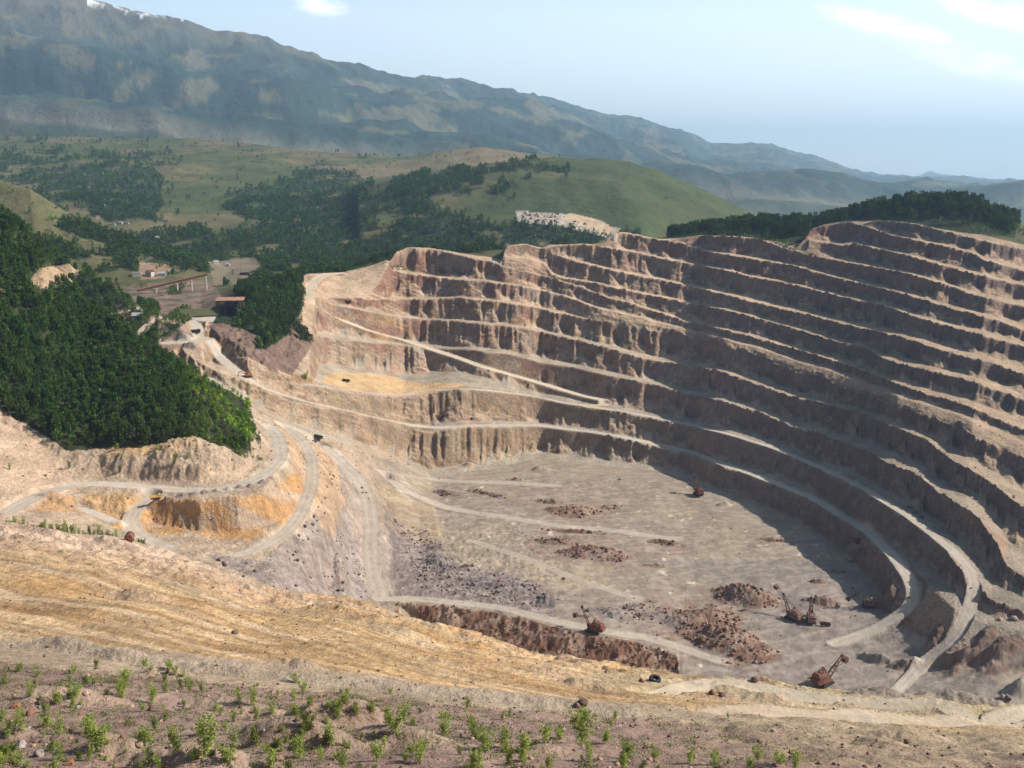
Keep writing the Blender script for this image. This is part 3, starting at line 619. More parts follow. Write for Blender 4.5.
mixc(zone([(-60, 408), (20, 408), (60, 455), (80, 490), (0, 520), (-60, 520)], 400, 900, 6) * .8, C3(.46, .33, .23) * (1 + .25 * v1 + .25 * v2)[..., None])
mixc(zone([(205, 555), (260, 560), (300, 530), (330, 490), (345, 500), (370, 610), (300, 600)], 360, 800, 6) * .85, C3(.25, .205, .185) * (1 + .5 * v2 + .6 * stre[..., 0] + .3 * v1)[..., None])
mixc(zone([(275, 425), (330, 455), (345, 500), (330, 540), (300, 480)], 400, 900, 8) * .6, C3(.42, .27, .16) * (1 + .3 * v2)[..., None])
mixc(zone([(330, 450), (360, 470), (410, 600), (350, 600), (345, 500)], 400, 900, 8) * .5, C3(.27, .23, .21) * (1 + .4 * v2 + .4 * stre[..., 0])[..., None])
mixc(zone([(385, 500), (420, 520), (450, 560), (540, 585), (560, 620), (500, 612), (400, 596)], 400, 900, 8) * .9, C3(.175, .14, .13) * (1 + .5 * v2 + .5 * stre[..., 0])[..., None])
mixc(zone([(375, 460), (430, 500), (450, 540), (420, 545), (385, 505)], 500, 900, 8) * .6, C3(.33, .25, .15) * (1 + .4 * v2)[..., None])
# dark bank with reddish rock
bk = ((sg >= KI['strip_toe']) & (sg < KI['bank_crest'] + .08)).astype(np.float32) * (1 - sstep(690, 700, PX1)) * sstep(385, 398, PX1)
mixc(bk, (C3(.16, .085, .055) * (1 + .8 * stre[..., 0] + .4 * v2)[..., None]))
mixc(((sg >= KI['behind'] - .5) & (sg < KI['strip_toe'])).astype(np.float32) * sstep(390, 400, PX1) * (1 - sstep(640, 690, PX1)) * .7, C3(.40, .34, .2) * (1 + .15 * v1)[..., None])
# upper benches get pale ochre, pad of the third bench
mixc(zone([(335, 372), (380, 374), (420, 384), (470, 383), (430, 395), (400, 396), (350, 390), (325, 384), (325, 376)], 700, 1350, 4) * (1 - sl[..., 0]), C3(.50, .34, .18) * (1 + .12 * v1)[..., None])
redz = zone([(330, 275), (400, 255), (440, 268), (430, 300), (330, 300)], 900, 1500, 10)
mixc(redz * sl2[..., 0] * .6, C3(.20, .095, .065) * (1 + .3 * stre[..., 0])[..., None])
redz = zone([(660, 232), (860, 222), (960, 250), (960, 300), (800, 290), (640, 250)], 800, 1500, 14)
mixc(redz * wallz * sstep(.5, .9, SLOPE) * .55, C3(.23, .125, .10) * (1 + .3 * stre[..., 0])[..., None])
# foreground -----------------------------------------------------
xr = X; yr = Y
strip = (sg < KI['strip_top'] + .05).astype(np.float32)
sc = C3(.30, .205, .165) * (1 + .2 * v1 + .16 * v2)[..., None]
mixc(strip, sc)
rf = ((sg >= KI['strip_top']) & (sg < KI['road_far'] + .1)).astype(np.float32)
mixc(rf, C3(.37, .28, .195) * (1 + .16 * v1)[..., None])
orz = ((sg >= KI['road_far'] + .02) & (sg < KI['behind'])).astype(np.float32)
vo = Y * .88 + X * .42; uo = X * .9 - Y * .42
st1 = fbm(uo, vo * 8, 70, 4, 111, .6); st2 = fbm(uo, vo * 3, 60, 3, 112)
oc1 = C3(.50, .325, .165); oc2 = C3(.60, .44, .28); oc3 = C3(.42, .235, .10)
qa = sstep(-.2, .35, st1)[..., None]; qb = sstep(.0, .4, st2)[..., None]
oc_ = oc1 * (1 - qa) + oc2 * qa; oc_ = oc_ * (1 - .6 * qb) + oc3 * .6 * qb
oc_ *= (1 + .14 * v2 + .06 * v1 - .3 * sstep(.35, .7, fbm(uo, vo * 14, 90, 4, 118, .6, True)))[..., None]
mixc(orz, oc_)
rightz = sstep(640, 820, PX1) * ((sg >= KI['strip_bottom']) & (sg < KI['behind'])).astype(np.float32)
mixc(rightz * .55, C3(.41, .315, .20) * (1 + .22 * st1 + .15 * v2)[..., None])
pinkr = sstep(KI['ridge'] - .55, KI['ridge'] - .1, sg) * (1 - sstep(150, 420, PX1)) * orz
mixc(pinkr * .7, C3(.46, .34, .27) * (1 + .2 * v2 + .2 * v1)[..., None])
mixc(zone([(560, 676), (640, 672), (860, 690), (1040, 712), (1040, 724), (800, 706), (640, 694)], 150, 300, 5) * .4, C3(.40, .35, .22)[None, None] * (1 + .2 * st1)[..., None])
# heaps
hk = HEAPK; hp_ = HEAP
mixc(hp_ * (hk == 1), C3(.15, .085, .06) * (1 + .7 * stre[..., 0] + .3 * v2)[..., None])
mixc(hp_ * (hk == 2) * .85, C3(.165, .135, .13) * (1 + .7 * stre[..., 0])[..., None])
mixc(hp_ * (hk == 3) * .9, C3(.145, .095, .075) * (1 + .5 * stre[..., 0])[..., None])
mixc(hp_ * (hk == 4) * .8, C3(.21, .185, .165) * (1 + .3 * stre[..., 0])[..., None])
mixc(hp_ * (hk == 5) * .5, C3(.40, .30, .21) * (1 + .3 * stre[..., 0])[..., None])
mixc(hp_ * (hk == 6) * .8, C3(.36, .22, .13) * (1 + .3 * stre[..., 0])[..., None])
# roads
rc = C3(.40, .345, .28) * (1 + .1 * v1 + .08 * v2)[..., None]
mixc(ROAD * near_m * .9, rc); mixc(ROAD * ROADV * near_m * .35, C3(.52, .47, .40))
mixc(ROAD * (1 - near_m), C3(.5, .43, .33))
upper = (ROAD > .4) * zone([(300, 265), (350, 265), (640, 400), (600, 412), (300, 320)], 700, 1400, 0)
mixc(upper * .7, C3(.52, .42, .30))
# haul road apron left: pinkish ground
apr = zone([(150, 335), (190, 300), (240, 345), (300, 378), (340, 400), (330, 410), (250, 388), (190, 365)], 850, 1200, 5)
mixc(apr * (1 - ROAD) * (1 - sl[..., 0]) * .8, C3(.42, .30, .21) * (1 + .2 * v2)[..., None])
mixc(zone([(188, 314), (206, 300), (232, 303), (226, 322), (204, 330), (192, 326)], 900, 1250, 2) * (SLOPE < .4) * .8, C3(.46, .40, .33) * (1 + .1 * v2)[..., None])
# vegetation grounds ---------------------------------------------
FOREST = np.zeros((NR, NC), np.float32)      # where trees will stand
hillz = ((sg >= KI['hill_foot'] + .03) & (sg < KI['toe0'])).astype(np.float32) * (PX1 < 262) * (Y > 500)
hillz *= (PX1 < 252 + 10 * v1 * 1.0)
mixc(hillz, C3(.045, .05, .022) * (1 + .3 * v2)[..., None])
clr = zone([(25, 290), (40, 268), (75, 262), (84, 272), (70, 284), (42, 292)], 800, 1300, 4)
mixc(clr, C3(.38, .27, .17) * (1 + .3 * v2)[..., None])
FOREST = np.maximum(FOREST, hillz * (1 - clr) * (1 - (ROAD > .2)))
# valley behind the hill and behind the shelter ridge
valz = ((sg >= KI['toe0']) & (sg < KI['g1']) & (PX1 < 262)).astype(np.float32) * (Y > 1000)
gr = C3(.085, .085, .036) * (1 + .25 * v3)[..., None]
valz2 = ((sg >= KI['rim'] + .3) & (sg < KI['fv'])).astype(np.float32) * (Y > 1000)
mixc(valz2, gr)
ridgez = zone([(213, 322), (228, 300), (245, 284), (302, 268), (303, 305), (288, 335), (266, 350), (255, 348), (262, 338), (244, 328)], 930, 1400, 5) * (sg > KI['crest2'])
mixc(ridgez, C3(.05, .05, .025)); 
shade_sl = zone([(205, 326), (240, 318), (262, 322), (285, 335), (300, 318), (312, 345), (292, 376), (262, 364), (235, 348), (215, 334)], 850, 1400, 3) * (sg > KI['crest2'] - .1)
mixc(shade_sl * .9, C3(.15, .10, .08) * (1 + .3 * v2)[..., None])  # left-facing slope: its shade is painted into the brown soil colour
topz = zone([(664, 237), (700, 239), (760, 240), (805, 243), (832, 232), (845, 222), (885, 221), (950, 231), (1016, 238), (1020, 190), (690, 190)], 1000, 1600, 3) * (sg >= KI['rim'])
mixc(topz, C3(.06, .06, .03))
backz = ((sg >= KI['rim'] + .6) & (Y < 2100) & (PX1 > 300) & (PX1 < 640)).astype(np.float32)
f_noise = fbm(X, Y, 260, 4, 121, .55)
f_noise2 = fbm(X, Y, 120, 4, 126, .6)
FOREST = np.maximum(FOREST, ridgez); FOREST = np.maximum(FOREST, topz)
fz = backz * (f_noise > -.12)
spur2 = ((sg >= KI['toe0']) & (sg < KI['k1']) & (PX1 < 158) & (PY1 < 345)).astype(np.float32) * (1 - clr) * (ROAD < .2)
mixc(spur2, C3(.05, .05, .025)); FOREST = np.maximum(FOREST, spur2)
FOREST = np.maximum(FOREST, fz)
# mid hills: fields with woods
midz = ((Y > 1350) & (Y < 6600)).astype(np.float32) * (1 - wallz)
big = fbm(X, Y, 900, 3, 122)
g1c, g2c, g3c = C3(.070, .084, .030), C3(.125, .105, .05), C3(.045, .062, .022)
a1 = sstep(-.2, .3, fbm(X, Y, 420, 3, 123))[..., None]; a2 = sstep(0, .35, fbm(X * .7 + Y * .7, (Y - X) * 1.6, 260, 3, 124))[..., None]
fcx = g1c * (1 - a1) + g2c * a1; fcx = fcx * (1 - .7 * a2) + g3c * .7 * a2
fcx *= (1 + .15 * fbm(X, Y, 60, 3, 125))[..., None]
mixc(midz * sstep(1350, 1600, Y), fcx)
ghz = zone([(560, 150), (640, 160), (700, 180), (745, 205), (740, 240), (640, 232), (560, 218), (480, 214), (440, 215), (520, 190), (560, 180)], 1900, 3000, 8)
mixc(ghz * .8, (C3(.048, .066, .026) * (1 + .3 * v3)[..., None]))
woods = [([(30, 232), (90, 228), (150, 255), (215, 268), (215, 282), (150, 288), (120, 296), (90, 300), (50, 262)], 1150, 1760, .12),
  ([(-40, 132), (60, 140), (180, 143), (120, 158), (0, 150)], 2400, 6000, .25), ([(0, 150), (100, 148), (175, 152), (172, 162), (90, 168), (0, 163)], 2000, 6000, .05),
  ([(60, 168), (150, 166), (165, 195), (150, 222), (95, 218), (70, 190)], 1700, 6000, -.25), ([(0, 160), (60, 168), (90, 215), (40, 205), (0, 180)], 2000, 6000, .0),
  ([(150, 225), (215, 232), (235, 250), (210, 275), (150, 262)], 1500, 3600, -.15), ([(225, 200), (300, 168), (350, 165), (380, 185), (300, 205), (240, 225)], 1700, 5200, -.1),
  ([(225, 230), (280, 205), (340, 190), (420, 195), (445, 215), (500, 225), (560, 228), (600, 238), (500, 250), (400, 246), (370, 262), (300, 262), (240, 262)], 1300, 3400, -.12),
  ([(380, 190), (420, 175), (480, 165), (530, 158), (560, 168), (562, 180), (520, 172), (450, 186), (540, 186), (500, 192), (420, 198)], 2000, 3600, -.25),
  ([(100, 208), (118, 205), (150, 230), (160, 250), (215, 262), (190, 275), (130, 270), (90, 245), (60, 225), (30, 205)], 1300, 2300, -.1),
  ([(215, 270), (240, 262), (300, 262), (300, 268), (245, 284), (228, 290)], 1150, 2200, -.1), ([(330, 262), (380, 252), (345, 268), (330, 270)], 1250, 1800, -.3)]
for poly, d0, d1, th in woods:
    zz = zone(poly, d0, d1, 30) * (f_noise2 > th)
    FOREST = np.maximum(FOREST, zz * (1 - wallz) * (ROAD < .1))
thin = (f_noise2 > .42) * midz * (1 - ghz) * (Y > 1600)
FOREST = np.maximum(FOREST, thin)
spz = ((sg >= KI['k2'] + .3) & (sg < KI['spur_crest'] + .2) & (PX1 < 215)).astype(np.float32)
FOREST = FOREST * (1 - spz * (PY1 < 256 - (200 - PX1) * .27 + 10 * jn1))
mixc(spz * (1 - FOREST) * .8, C3(.115, .105, .05) * (1 + .3 * v3 + .25 * v1)[..., None])
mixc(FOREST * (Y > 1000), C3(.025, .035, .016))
# bare ground round the bridge and the white dump
mixc(zone([(138, 262), (175, 265), (165, 278), (140, 280)], 1200, 2200, 3), C3(.26, .18, .12)); FOREST *= 1 - zone([(138, 258), (175, 262), (165, 280), (140, 282)], 1200, 2200, 2)
brz = zone([(205, 262), (255, 258), (262, 268), (245, 285), (215, 285)], 1100, 2200, 4); mixc(brz * .8, C3(.20, .16, .11)); FOREST *= 1 - brz
dump = zone([(516, 212), (560, 213), (620, 228), (618, 240), (560, 226), (520, 222)], 1400, 2600, 3); mixc(dump, C3(.36, .31, .26) * (1 + .5 * v2)[..., None]); FOREST *= 1 - dump
dump2 = zone([(570, 213), (600, 220), (628, 236), (605, 234), (560, 218)], 1400, 2600, 2); mixc(dump2, C3(.46, .35, .23)); FOREST *= 1 - dump2
gp = zone([(560, 246), (600, 236), (640, 240), (700, 262), (640, 250), (590, 242)], 1000, 1600, 3) * (sg > KI['toe0'] + 25); mixc(gp * .5 * (1 - sl[..., 0]), C3(.12, .13, .04))
spoil = zone([(132, 283), (212, 281), (222, 298), (205, 313), (150, 320), (125, 330), (112, 300)], 950, 1650, 6) * (ROAD < .3) * (1 - (sg > KI['toe0']) * (sg < KI['crest2']))
mixc(spoil * sstep(-.5, .1, v1), C3(.20, .14, .11) * (1 + .35 * v2 + .3 * v1)[..., None]); FOREST *= 1 - spoil * (v1 < .12)
ridgez = ridgez * (1 - zone([(208, 296), (246, 296), (247, 314), (236, 322), (208, 322)], 950, 1300, 1)); FOREST *= 1 - zone([(208, 292), (246, 292), (247, 314), (236, 322), (208, 322)], 950, 1300, 1)
# mountains
mz = sstep(6000, 7000, Y)
mc = C3(.020, .043, .036) * (1 + .55 * fbm(X * .8, Y * .35 + Z, 500, 4, 131, .6))[..., None]
pst = sstep(.06, .2, fbm(X * .8, Y * .3 + Z * .9, 420, 5, 132, .62)) * (1 - sstep(16000, 22000, Y) * .6) * sstep(6500, 7500, Y)
mc = mc * (1 - pst[..., None]) + C3(.10, .098, .062) * pst[..., None]
brn = sstep(1250, 1900, Z) * .5
mc = mc * (1 - brn[..., None]) + C3(.16, .12, .085) * brn[..., None]
snow = .9 * zone([(84, -3), (100, 1), (128, 8), (150, 12), (190, 22), (148, 16), (118, 12), (88, 5)], 9000, 11000, 4) * sstep(-.15, .25, fbm(X, Y, 160, 4, 133, .6))
mc = mc * (1 - snow[..., None]) + C3(.8, .82, .85) * snow[..., None]
COL = COL * (1 - mz[..., None]) + mc * mz[..., None]
brown = zone([(300, 168), (420, 160), (440, 150), (480, 146), (520, 152), (535, 160), (470, 166), (380, 178)], 3000, 4800, 8)
mixc(brown * .5, C3(.20, .145, .085) * (1 + .2 * v3)[..., None]); FOREST *= 1 - brown
for poly, c_, k_ in [([(640, 598), (700, 600), (722, 585), (765, 588), (762, 604), (742, 622), (772, 650), (748, 674), (712, 660), (700, 640), (660, 638), (618, 622)], C3(.185, .12, .09), .85),
                  ([(520, 480), (600, 490), (640, 508), (600, 524), (530, 512), (500, 496)], C3(.23, .165, .12), .6), ([(530, 530), (610, 535), (640, 552), (620, 572), (560, 562), (525, 545)], C3(.21, .14, .11), .6),
                  ([(420, 482), (470, 485), (520, 505), (500, 512), (430, 500)], C3(.2, .15, .125), .6), ([(400, 455), (560, 455), (640, 470), (560, 482), (420, 492)], C3(.27, .21, .145), .6), ([(620, 540), (700, 540), (690, 556), (630, 556)], C3(.22, .15, .12), .6),
                  ([(480, 590), (560, 590), (640, 605), (690, 622), (650, 636), (560, 622), (490, 604)], C3(.19, .155, .14), .6), ([(380, 500), (420, 505), (440, 530), (410, 545), (385, 530)], C3(.24, .175, .12), .6), ([(520, 560), (620, 565), (600, 590), (540, 588)], C3(.34, .27, .18), .6)]:
    zz_ = zone(poly, 380, 1150, 16); mixc(zz_ * flz * (1 - ROAD * .7) * k_ * sstep(-.35, .15, v2 + .5 * v1), c_ * (1 + .3 * v2 + .4 * stre[..., 0])[..., None])
trk = sstep(.45, .75, fbm(X * .35 + Y * .2, Y * 1.1 - X * .35, 16, 3, 171, .6, True)) * flz * (PX1 > 400)
mixc(trk * .3, C3(.42, .36, .29))
COL = np.clip(COL, .01, .85)

# ------------------------------------------------------------------ meshes
def new_obj(name, me, parent=None, mat=None, coll=None):
    o = bpy.data.objects.new(name, me); scene.collection.objects.link(o)
    if mat is not None: me.materials.append(mat)
    if parent is not None: o.parent = parent
    return o
def tag(o, label=None, cat=None, group=None, kind=None):
    if label: o['label'] = label
    if cat: o['category'] = cat
    if group: o['group'] = group
    if kind: o['kind'] = kind
    return o
def mesh_np(name, V, F4, cols=None, smooth_=True):
    me = bpy.data.meshes.new(name)
    me.vertices.add(len(V)); me.vertices.foreach_set('co', np.ascontiguousarray(V, np.float32).ravel())
    n = F4.shape[1]
    me.loops.add(F4.size); me.loops.foreach_set('vertex_index', np.ascontiguousarray(F4, np.int32).ravel())
    me.polygons.add(len(F4)); me.polygons.foreach_set('loop_start', np.arange(0, F4.size, n, dtype=np.int32))
    me.update(calc_edges=True)
    if smooth_: me.polygons.foreach_set('use_smooth', np.ones(len(F4), bool))
    if cols is not None:
        at = me.color_attributes.new('Col', 'FLOAT_COLOR', 'POINT')
        c4 = np.ones((len(V), 4), np.float32); c4[:, :3] = cols
        at.data.foreach_set('color', c4.ravel())
    me.validate(verbose=False)
    return me
def mat_new(name):
    m_ = bpy.data.materials.new(name); m_.use_nodes = True
    nt = m_.node_tree; b = nt.nodes['Principled BSDF']; b.inputs['Roughness'].default_value = .95; b.inputs['Specular IOR Level'].default_value = .15
    return m_, nt, b
def ground_mat(name, sc1, sc2, bump, var):
    m_, nt, b = mat_new(name); N, L = nt.nodes, nt.links
    at = N.new('ShaderNodeAttribute'); at.attribute_name = 'Col'
    g = N.new('ShaderNodeNewGeometry')
    n1 = N.new('ShaderNodeTexNoise'); n1.inputs['Scale'].default_value = sc1; n1.inputs['Detail'].default_value = 8; n1.inputs['Roughness'].default_value = .65
    n2 = N.new('ShaderNodeTexNoise'); n2.inputs['Scale'].default_value = sc2; n2.inputs['Detail'].default_value = 5
    L.new(g.outputs['Position'], n1.inputs['Vector']); L.new(g.outputs['Position'], n2.inputs['Vector'])
    mr = N.new('ShaderNodeMapRange'); mr.inputs[1].default_value = .25; mr.inputs[2].default_value = .75; mr.inputs[3].default_value = 1 - var; mr.inputs[4].default_value = 1 + var
    L.new(n1.outputs[0], mr.inputs[0])
    mr2 = N.new('ShaderNodeMapRange'); mr2.inputs[1].default_value = .3; mr2.inputs[2].default_value = .7; mr2.inputs[3].default_value = 1 - var * .6; mr2.inputs[4].default_value = 1 + var * .6
    L.new(n2.outputs[0], mr2.inputs[0])
    mu = N.new('ShaderNodeMath'); mu.operation = 'MULTIPLY'; L.new(mr.outputs[0], mu.inputs[0]); L.new(mr2.outputs[0], mu.inputs[1])
    vm = N.new('ShaderNodeVectorMath'); vm.operation = 'SCALE'; L.new(at.outputs['Color'], vm.inputs[0]); L.new(mu.outputs[0], vm.inputs['Scale'])
    L.new(vm.outputs[0], b.inputs['Base Color'])
    bp = N.new('ShaderNodeBump'); bp.inputs['Strength'].default_value = 1.0; bp.inputs['Distance'].default_value = bump
    L.new(n1.outputs[0], bp.inputs['Height']); L.new(bp.outputs[0], b.inputs['Normal'])
    return m_
GM = ground_mat('earth and rock', .4, .06, 2.2, .34)
GF = ground_mat('fields', .03, .008, 8.0, .2)
GMT = ground_mat('mountain', .004, .0012, 60.0, .22)
def grid_obj(name, r0, r1, mat, mask=None, label_kind='structure'):
    nr = r1 - r0
    ii = np.arange(nr * NC).reshape(nr, NC)
    F = np.stack([ii[:-1, :-1], ii[:-1, 1:], ii[1:, 1:], ii[1:, :-1]], -1)
    if mask is not None: F = F[mask]
    F = F.reshape(-1, 4)
    used, inv = np.unique(F.ravel(), return_inverse=True)
    V = np.stack([X[r0:r1].ravel()[used], Y[r0:r1].ravel()[used], Z[r0:r1].ravel()[used]], 1)
    me = mesh_np(name, V, inv.reshape(-1, 4), COL[r0:r1].reshape(-1, 3)[used])
    o = new_obj(name, me, None, mat); o['kind'] = 'structure'
    return o
rA, rB = int(np.searchsorted(ys, 1700)), int(np.searchsorted(ys, 6400))
rm = ROAD[:rA] > .45
rf_ = rm[:-1, :-1] & rm[1:, 1:]
fl = (((SEG >= KI['behind']) & (SEG < KI['toe0']) & (PX1 > 395))[:rA])[:-1, :-1] & ~rf_
GM2 = ground_mat('packed earth', .16, .03, .9, .15)
o_road = grid_obj('haul_road', 0, rA, GM2, rf_)
o_floor = grid_obj('pit_floor', 0, rA, GM2, fl)
o_gr = grid_obj('quarry_ground', 0, rA, GM, ~rf_ & ~fl)
o_h = grid_obj('hills', rA - 1, rB, GF)
o_m = grid_obj('mountains', rB - 1, NR, GMT)
# ground round the viewpoint
nx = np.linspace(-120, 120, 121); ny = np.linspace(-80, 60.5, 90)
NXg, NYg = np.meshgrid(nx, ny)
nzg = np.where(NYg > 0, near_z(np.maximum(NYg, 0)), H - 2) + .35 * fbm(NXg, NYg, 6, 3, 141) * (1 - sstep(50, 60, NYg)) - .05 * (NYg > 60)
ii = np.arange(nx.size * ny.size).reshape(ny.size, nx.size)
F = np.stack([ii[:-1, :-1], ii[:-1, 1:], ii[1:, 1:], ii[1:, :-1]], -1).reshape(-1, 4)
me = mesh_np('viewpoint_ground', np.stack([NXg.ravel(), NYg.ravel(), nzg.ravel()], 1), F, np.tile(C3(.28, .19, .15), (NXg.size, 1)))
o_v = new_obj('viewpoint_ground', me, None, GM); o_v['kind'] = 'structure'
# ------------------------------------------------------------------ air
def add_haze(dens):
    lo, hi = -160.0, 2550.0
    y0, y1, x1 = -400.0, 47000.0, 42000.0
    V = np.array([(x, y, z) for x in (-x1, x1) for y in (y0, y1) for z in (lo, hi)], float)
    F = np.array([(0, 1, 3, 2), (4, 6, 7, 5), (0, 4, 5, 1), (2, 3, 7, 6), (0, 2, 6, 4), (1, 5, 7, 3)])
    me = mesh_np('haze', V, F, None, False)
    m_ = bpy.data.materials.new('haze'); m_.use_nodes = True; nt = m_.node_tree; nt.nodes.clear()
    out = nt.nodes.new('ShaderNodeOutputMaterial'); v = nt.nodes.new('ShaderNodeVolumePrincipled')
    v.inputs['Color'].default_value = (.47, .73, 1.0, 1); v.inputs['Density'].default_value = dens; v.inputs['Anisotropy'].default_value = .25
    nt.links.new(v.outputs[0], out.inputs['Volume'])
    o = new_obj('haze', me, None, m_); o['kind'] = 'stuff'
    return o
add_haze(5.2e-5)
# ------------------------------------------------------------------ foliage
RN = np.random.RandomState(11)
def leaf_mat(name, tint=1.0):
    m_, nt, b = mat_new(name); N, L = nt.nodes, nt.links
    at = N.new('ShaderNodeAttribute'); at.attribute_name = 'Col'
    n1 = N.new('ShaderNodeTexNoise'); n1.inputs['Scale'].default_value = .35
    g = N.new('ShaderNodeNewGeometry'); L.new(g.outputs['Position'], n1.inputs['Vector'])
    mr = N.new('ShaderNodeMapRange'); mr.inputs[1].default_value = .3; mr.inputs[2].default_value = .7; mr.inputs[3].default_value = .7 * tint; mr.inputs[4].default_value = 1.3 * tint
    L.new(n1.outputs[0], mr.inputs[0])
    vm = N.new('ShaderNodeVectorMath'); vm.operation = 'SCALE'; L.new(at.outputs['Color'], vm.inputs[0]); L.new(mr.outputs[0], vm.inputs['Scale'])
    df = N.new('ShaderNodeBsdfDiffuse'); tr = N.new('ShaderNodeBsdfTranslucent'); mx = N.new('ShaderNodeMixShader'); mx.inputs[0].default_value = .3
    L.new(vm.outputs[0], df.inputs[0]); L.new(vm.outputs[0], tr.inputs[0]); L.new(df.outputs[0], mx.inputs[1]); L.new(tr.outputs[0], mx.inputs[2])
    L.new(mx.outputs[0], nt.nodes['Material Output'].inputs[0])
    return m_
LEAF = leaf_mat('leaves')
def plain(name, c, rough=.9, metal=0, var=.25, scale=1.5):
    m_, nt, b = mat_new(name); N, L = nt.nodes, nt.links
    n1 = N.new('ShaderNodeTexNoise'); n1.inputs['Scale'].default_value = scale; n1.inputs['Detail'].default_value = 6
    tc_ = N.new('ShaderNodeTexCoord'); L.new(tc_.outputs['Object'], n1.inputs['Vector'])
    cr = N.new('ShaderNodeValToRGB'); cr.color_ramp.elements[0].position = .35; cr.color_ramp.elements[1].position = .65
    cr.color_ramp.elements[0].color = tuple(v * (1 - var) for v in c) + (1,); cr.color_ramp.elements[1].color = tuple(min(1, v * (1 + var)) for v in c) + (1,)
    L.new(n1.outputs[0], cr.inputs[0]); L.new(cr.outputs[0], b.inputs['Base Color']); b.inputs['Roughness'].default_value = rough; b.inputs['Metallic'].default_value = metal
    return m_
BARK = plain('bark', (.09, .065, .045))
def leafquads(P, size, col, nrm=None):
    """one small bent leaf clump (quad) at every point"""
    n = len(P)
    a = RN.normal(size=(n, 3)); a /= np.linalg.norm(a, axis=1)[:, None]
    b = RN.normal(size=(n, 3)); b -= (a * b).sum(1)[:, None] * a; b /= np.linalg.norm(b, axis=1)[:, None]
    s = (size * (.6 + .8 * RN.rand(n)))[:, None]
    V = np.stack([P - a * s, P - b * s * .7, P + a * s, P + b * s * .7], 1).reshape(-1, 3)
    F = np.arange(4 * n).reshape(n, 4)
    return V, F, np.repeat(col, 4, 0)
def conifer(h, n, seed):
    RN.seed(seed)
    u = RN.rand(n) ** .75; z = h * (.12 + .88 * u); tier = .75 + .25 * np.cos(z / h * 34)
    r = h * .165 * (1.02 - u) ** .8 * tier * np.sqrt(RN.rand(n) * .8 + .2) + .1
    a = RN.rand(n) * 6.283; P = np.stack([r * np.cos(a), r * np.sin(a), z - r * .25], 1)
    c = np.array([.058, .105, .024]) * (.6 + .7 * RN.rand(n, 1)) 
    return leafquads(P, np.full(n, h * (.047 if n > 60 else .095)), c)
def broad(h, n, seed, tone=0):
    RN.seed(seed)
    k = 7; cen = np.stack([RN.normal(size=k) * h * .13, RN.normal(size=k) * h * .13, h * (.35 + .5 * RN.rand(k))], 1); cen[0] = (0, 0, h * .8); cen[1] = (0, 0, h * .45)
    w = RN.randint(0, k, n); d = RN.normal(size=(n, 3)); d /= np.linalg.norm(d, axis=1)[:, None]
    rr = h * .19 * (.5 + .5 * RN.rand(n))[:, None]
    P = cen[w] + d * rr * np.array([1, 1, 1.15])
    base = [np.array([.075, .135, .026]), np.array([.13, .21, .036]), np.array([.05, .095, .024])][tone]
    c = base * (.65 + .6 * RN.rand(k, 1))[w] * (.8 + .4 * RN.rand(n, 1))
    return leafquads(P, np.full(n, h * (.05 if n > 60 else .10)), c)
def trunk_mesh(h, r=.02, limbs=5, seed=1):
    RN.seed(seed); V, F = [], []
    def seg(a, b, ra, rb):
        a, b = np.array(a, float), np.array(b, float); d = b - a; d /= np.linalg.norm(d); p = np.cross(d, [0.3, .9, .2]); p /= np.linalg.norm(p); q = np.cross(d, p); o = len(V)
        for c, rr in ((a, ra), (b, rb)):
            for i in range(6):
                t = i * math.pi / 3; V.append(c + rr * (math.cos(t) * p + math.sin(t) * q))
        for i in range(6): F.append((o + i, o + (i + 1) % 6, o + 6 + (i + 1) % 6, o + 6 + i))
    seg((0, 0, -.4), (0, 0, h * .5), h * r, h * r * .6); seg((0, 0, h * .5), (0, 0, h * .93), h * r * .6, h * r * .15)
    for i in range(limbs):
        z = h * (.3 + .5 * i / limbs); a = RN.rand() * 6.28; l = h * .14
        seg((0, 0, z), (l * math.cos(a), l * math.sin(a), z + l * .6), h * r * .35, h * r * .1)
    return np.array(V), np.array(F)
def merged(name, protos, where, mat=LEAF):
    """one mesh: where = list of (proto index, x, y, z, scale, angle, tint rgb)"""
    Vs, Fs, Cs = [], [], []; off = 0
    W = np.array([w[:7] for w in where], float); tint = np.array([w[7] for w in where], float)
    for pi_, (V, F, Cc) in enumerate(protos):
        S = W[W[:, 0] == pi_]; T = tint[W[:, 0] == pi_]
        if len(S) == 0: continue
        ca, sa = np.cos(S[:, 6]), np.sin(S[:, 6])
        x = V[None, :, 0] * ca[:, None] - V[None, :, 1] * sa[:, None]; y = V[None, :, 0] * sa[:, None] + V[None, :, 1] * ca[:, None]
        sc_ = S[:, 4][:, None]; sz = S[:, 5][:, None]
        P = np.stack([x * sc_ + S[:, 1][:, None], y * sc_ + S[:, 2][:, None], V[None, :, 2] * sz + S[:, 3][:, None]], -1)
        n = len(V); Vs.append(P.reshape(-1, 3)); Fs.append((F[None] + (np.arange(len(S)) * n)[:, None, None]).reshape(-1, F.shape[1]) + off)
        Cs.append((Cc[None] * T[:, None, :]).reshape(-1, 3)); off += n * len(S)
    me = mesh_np(name, np.concatenate(Vs), np.concatenate(Fs), np.concatenate(Cs), False)
    return new_obj(name, me, None, mat)
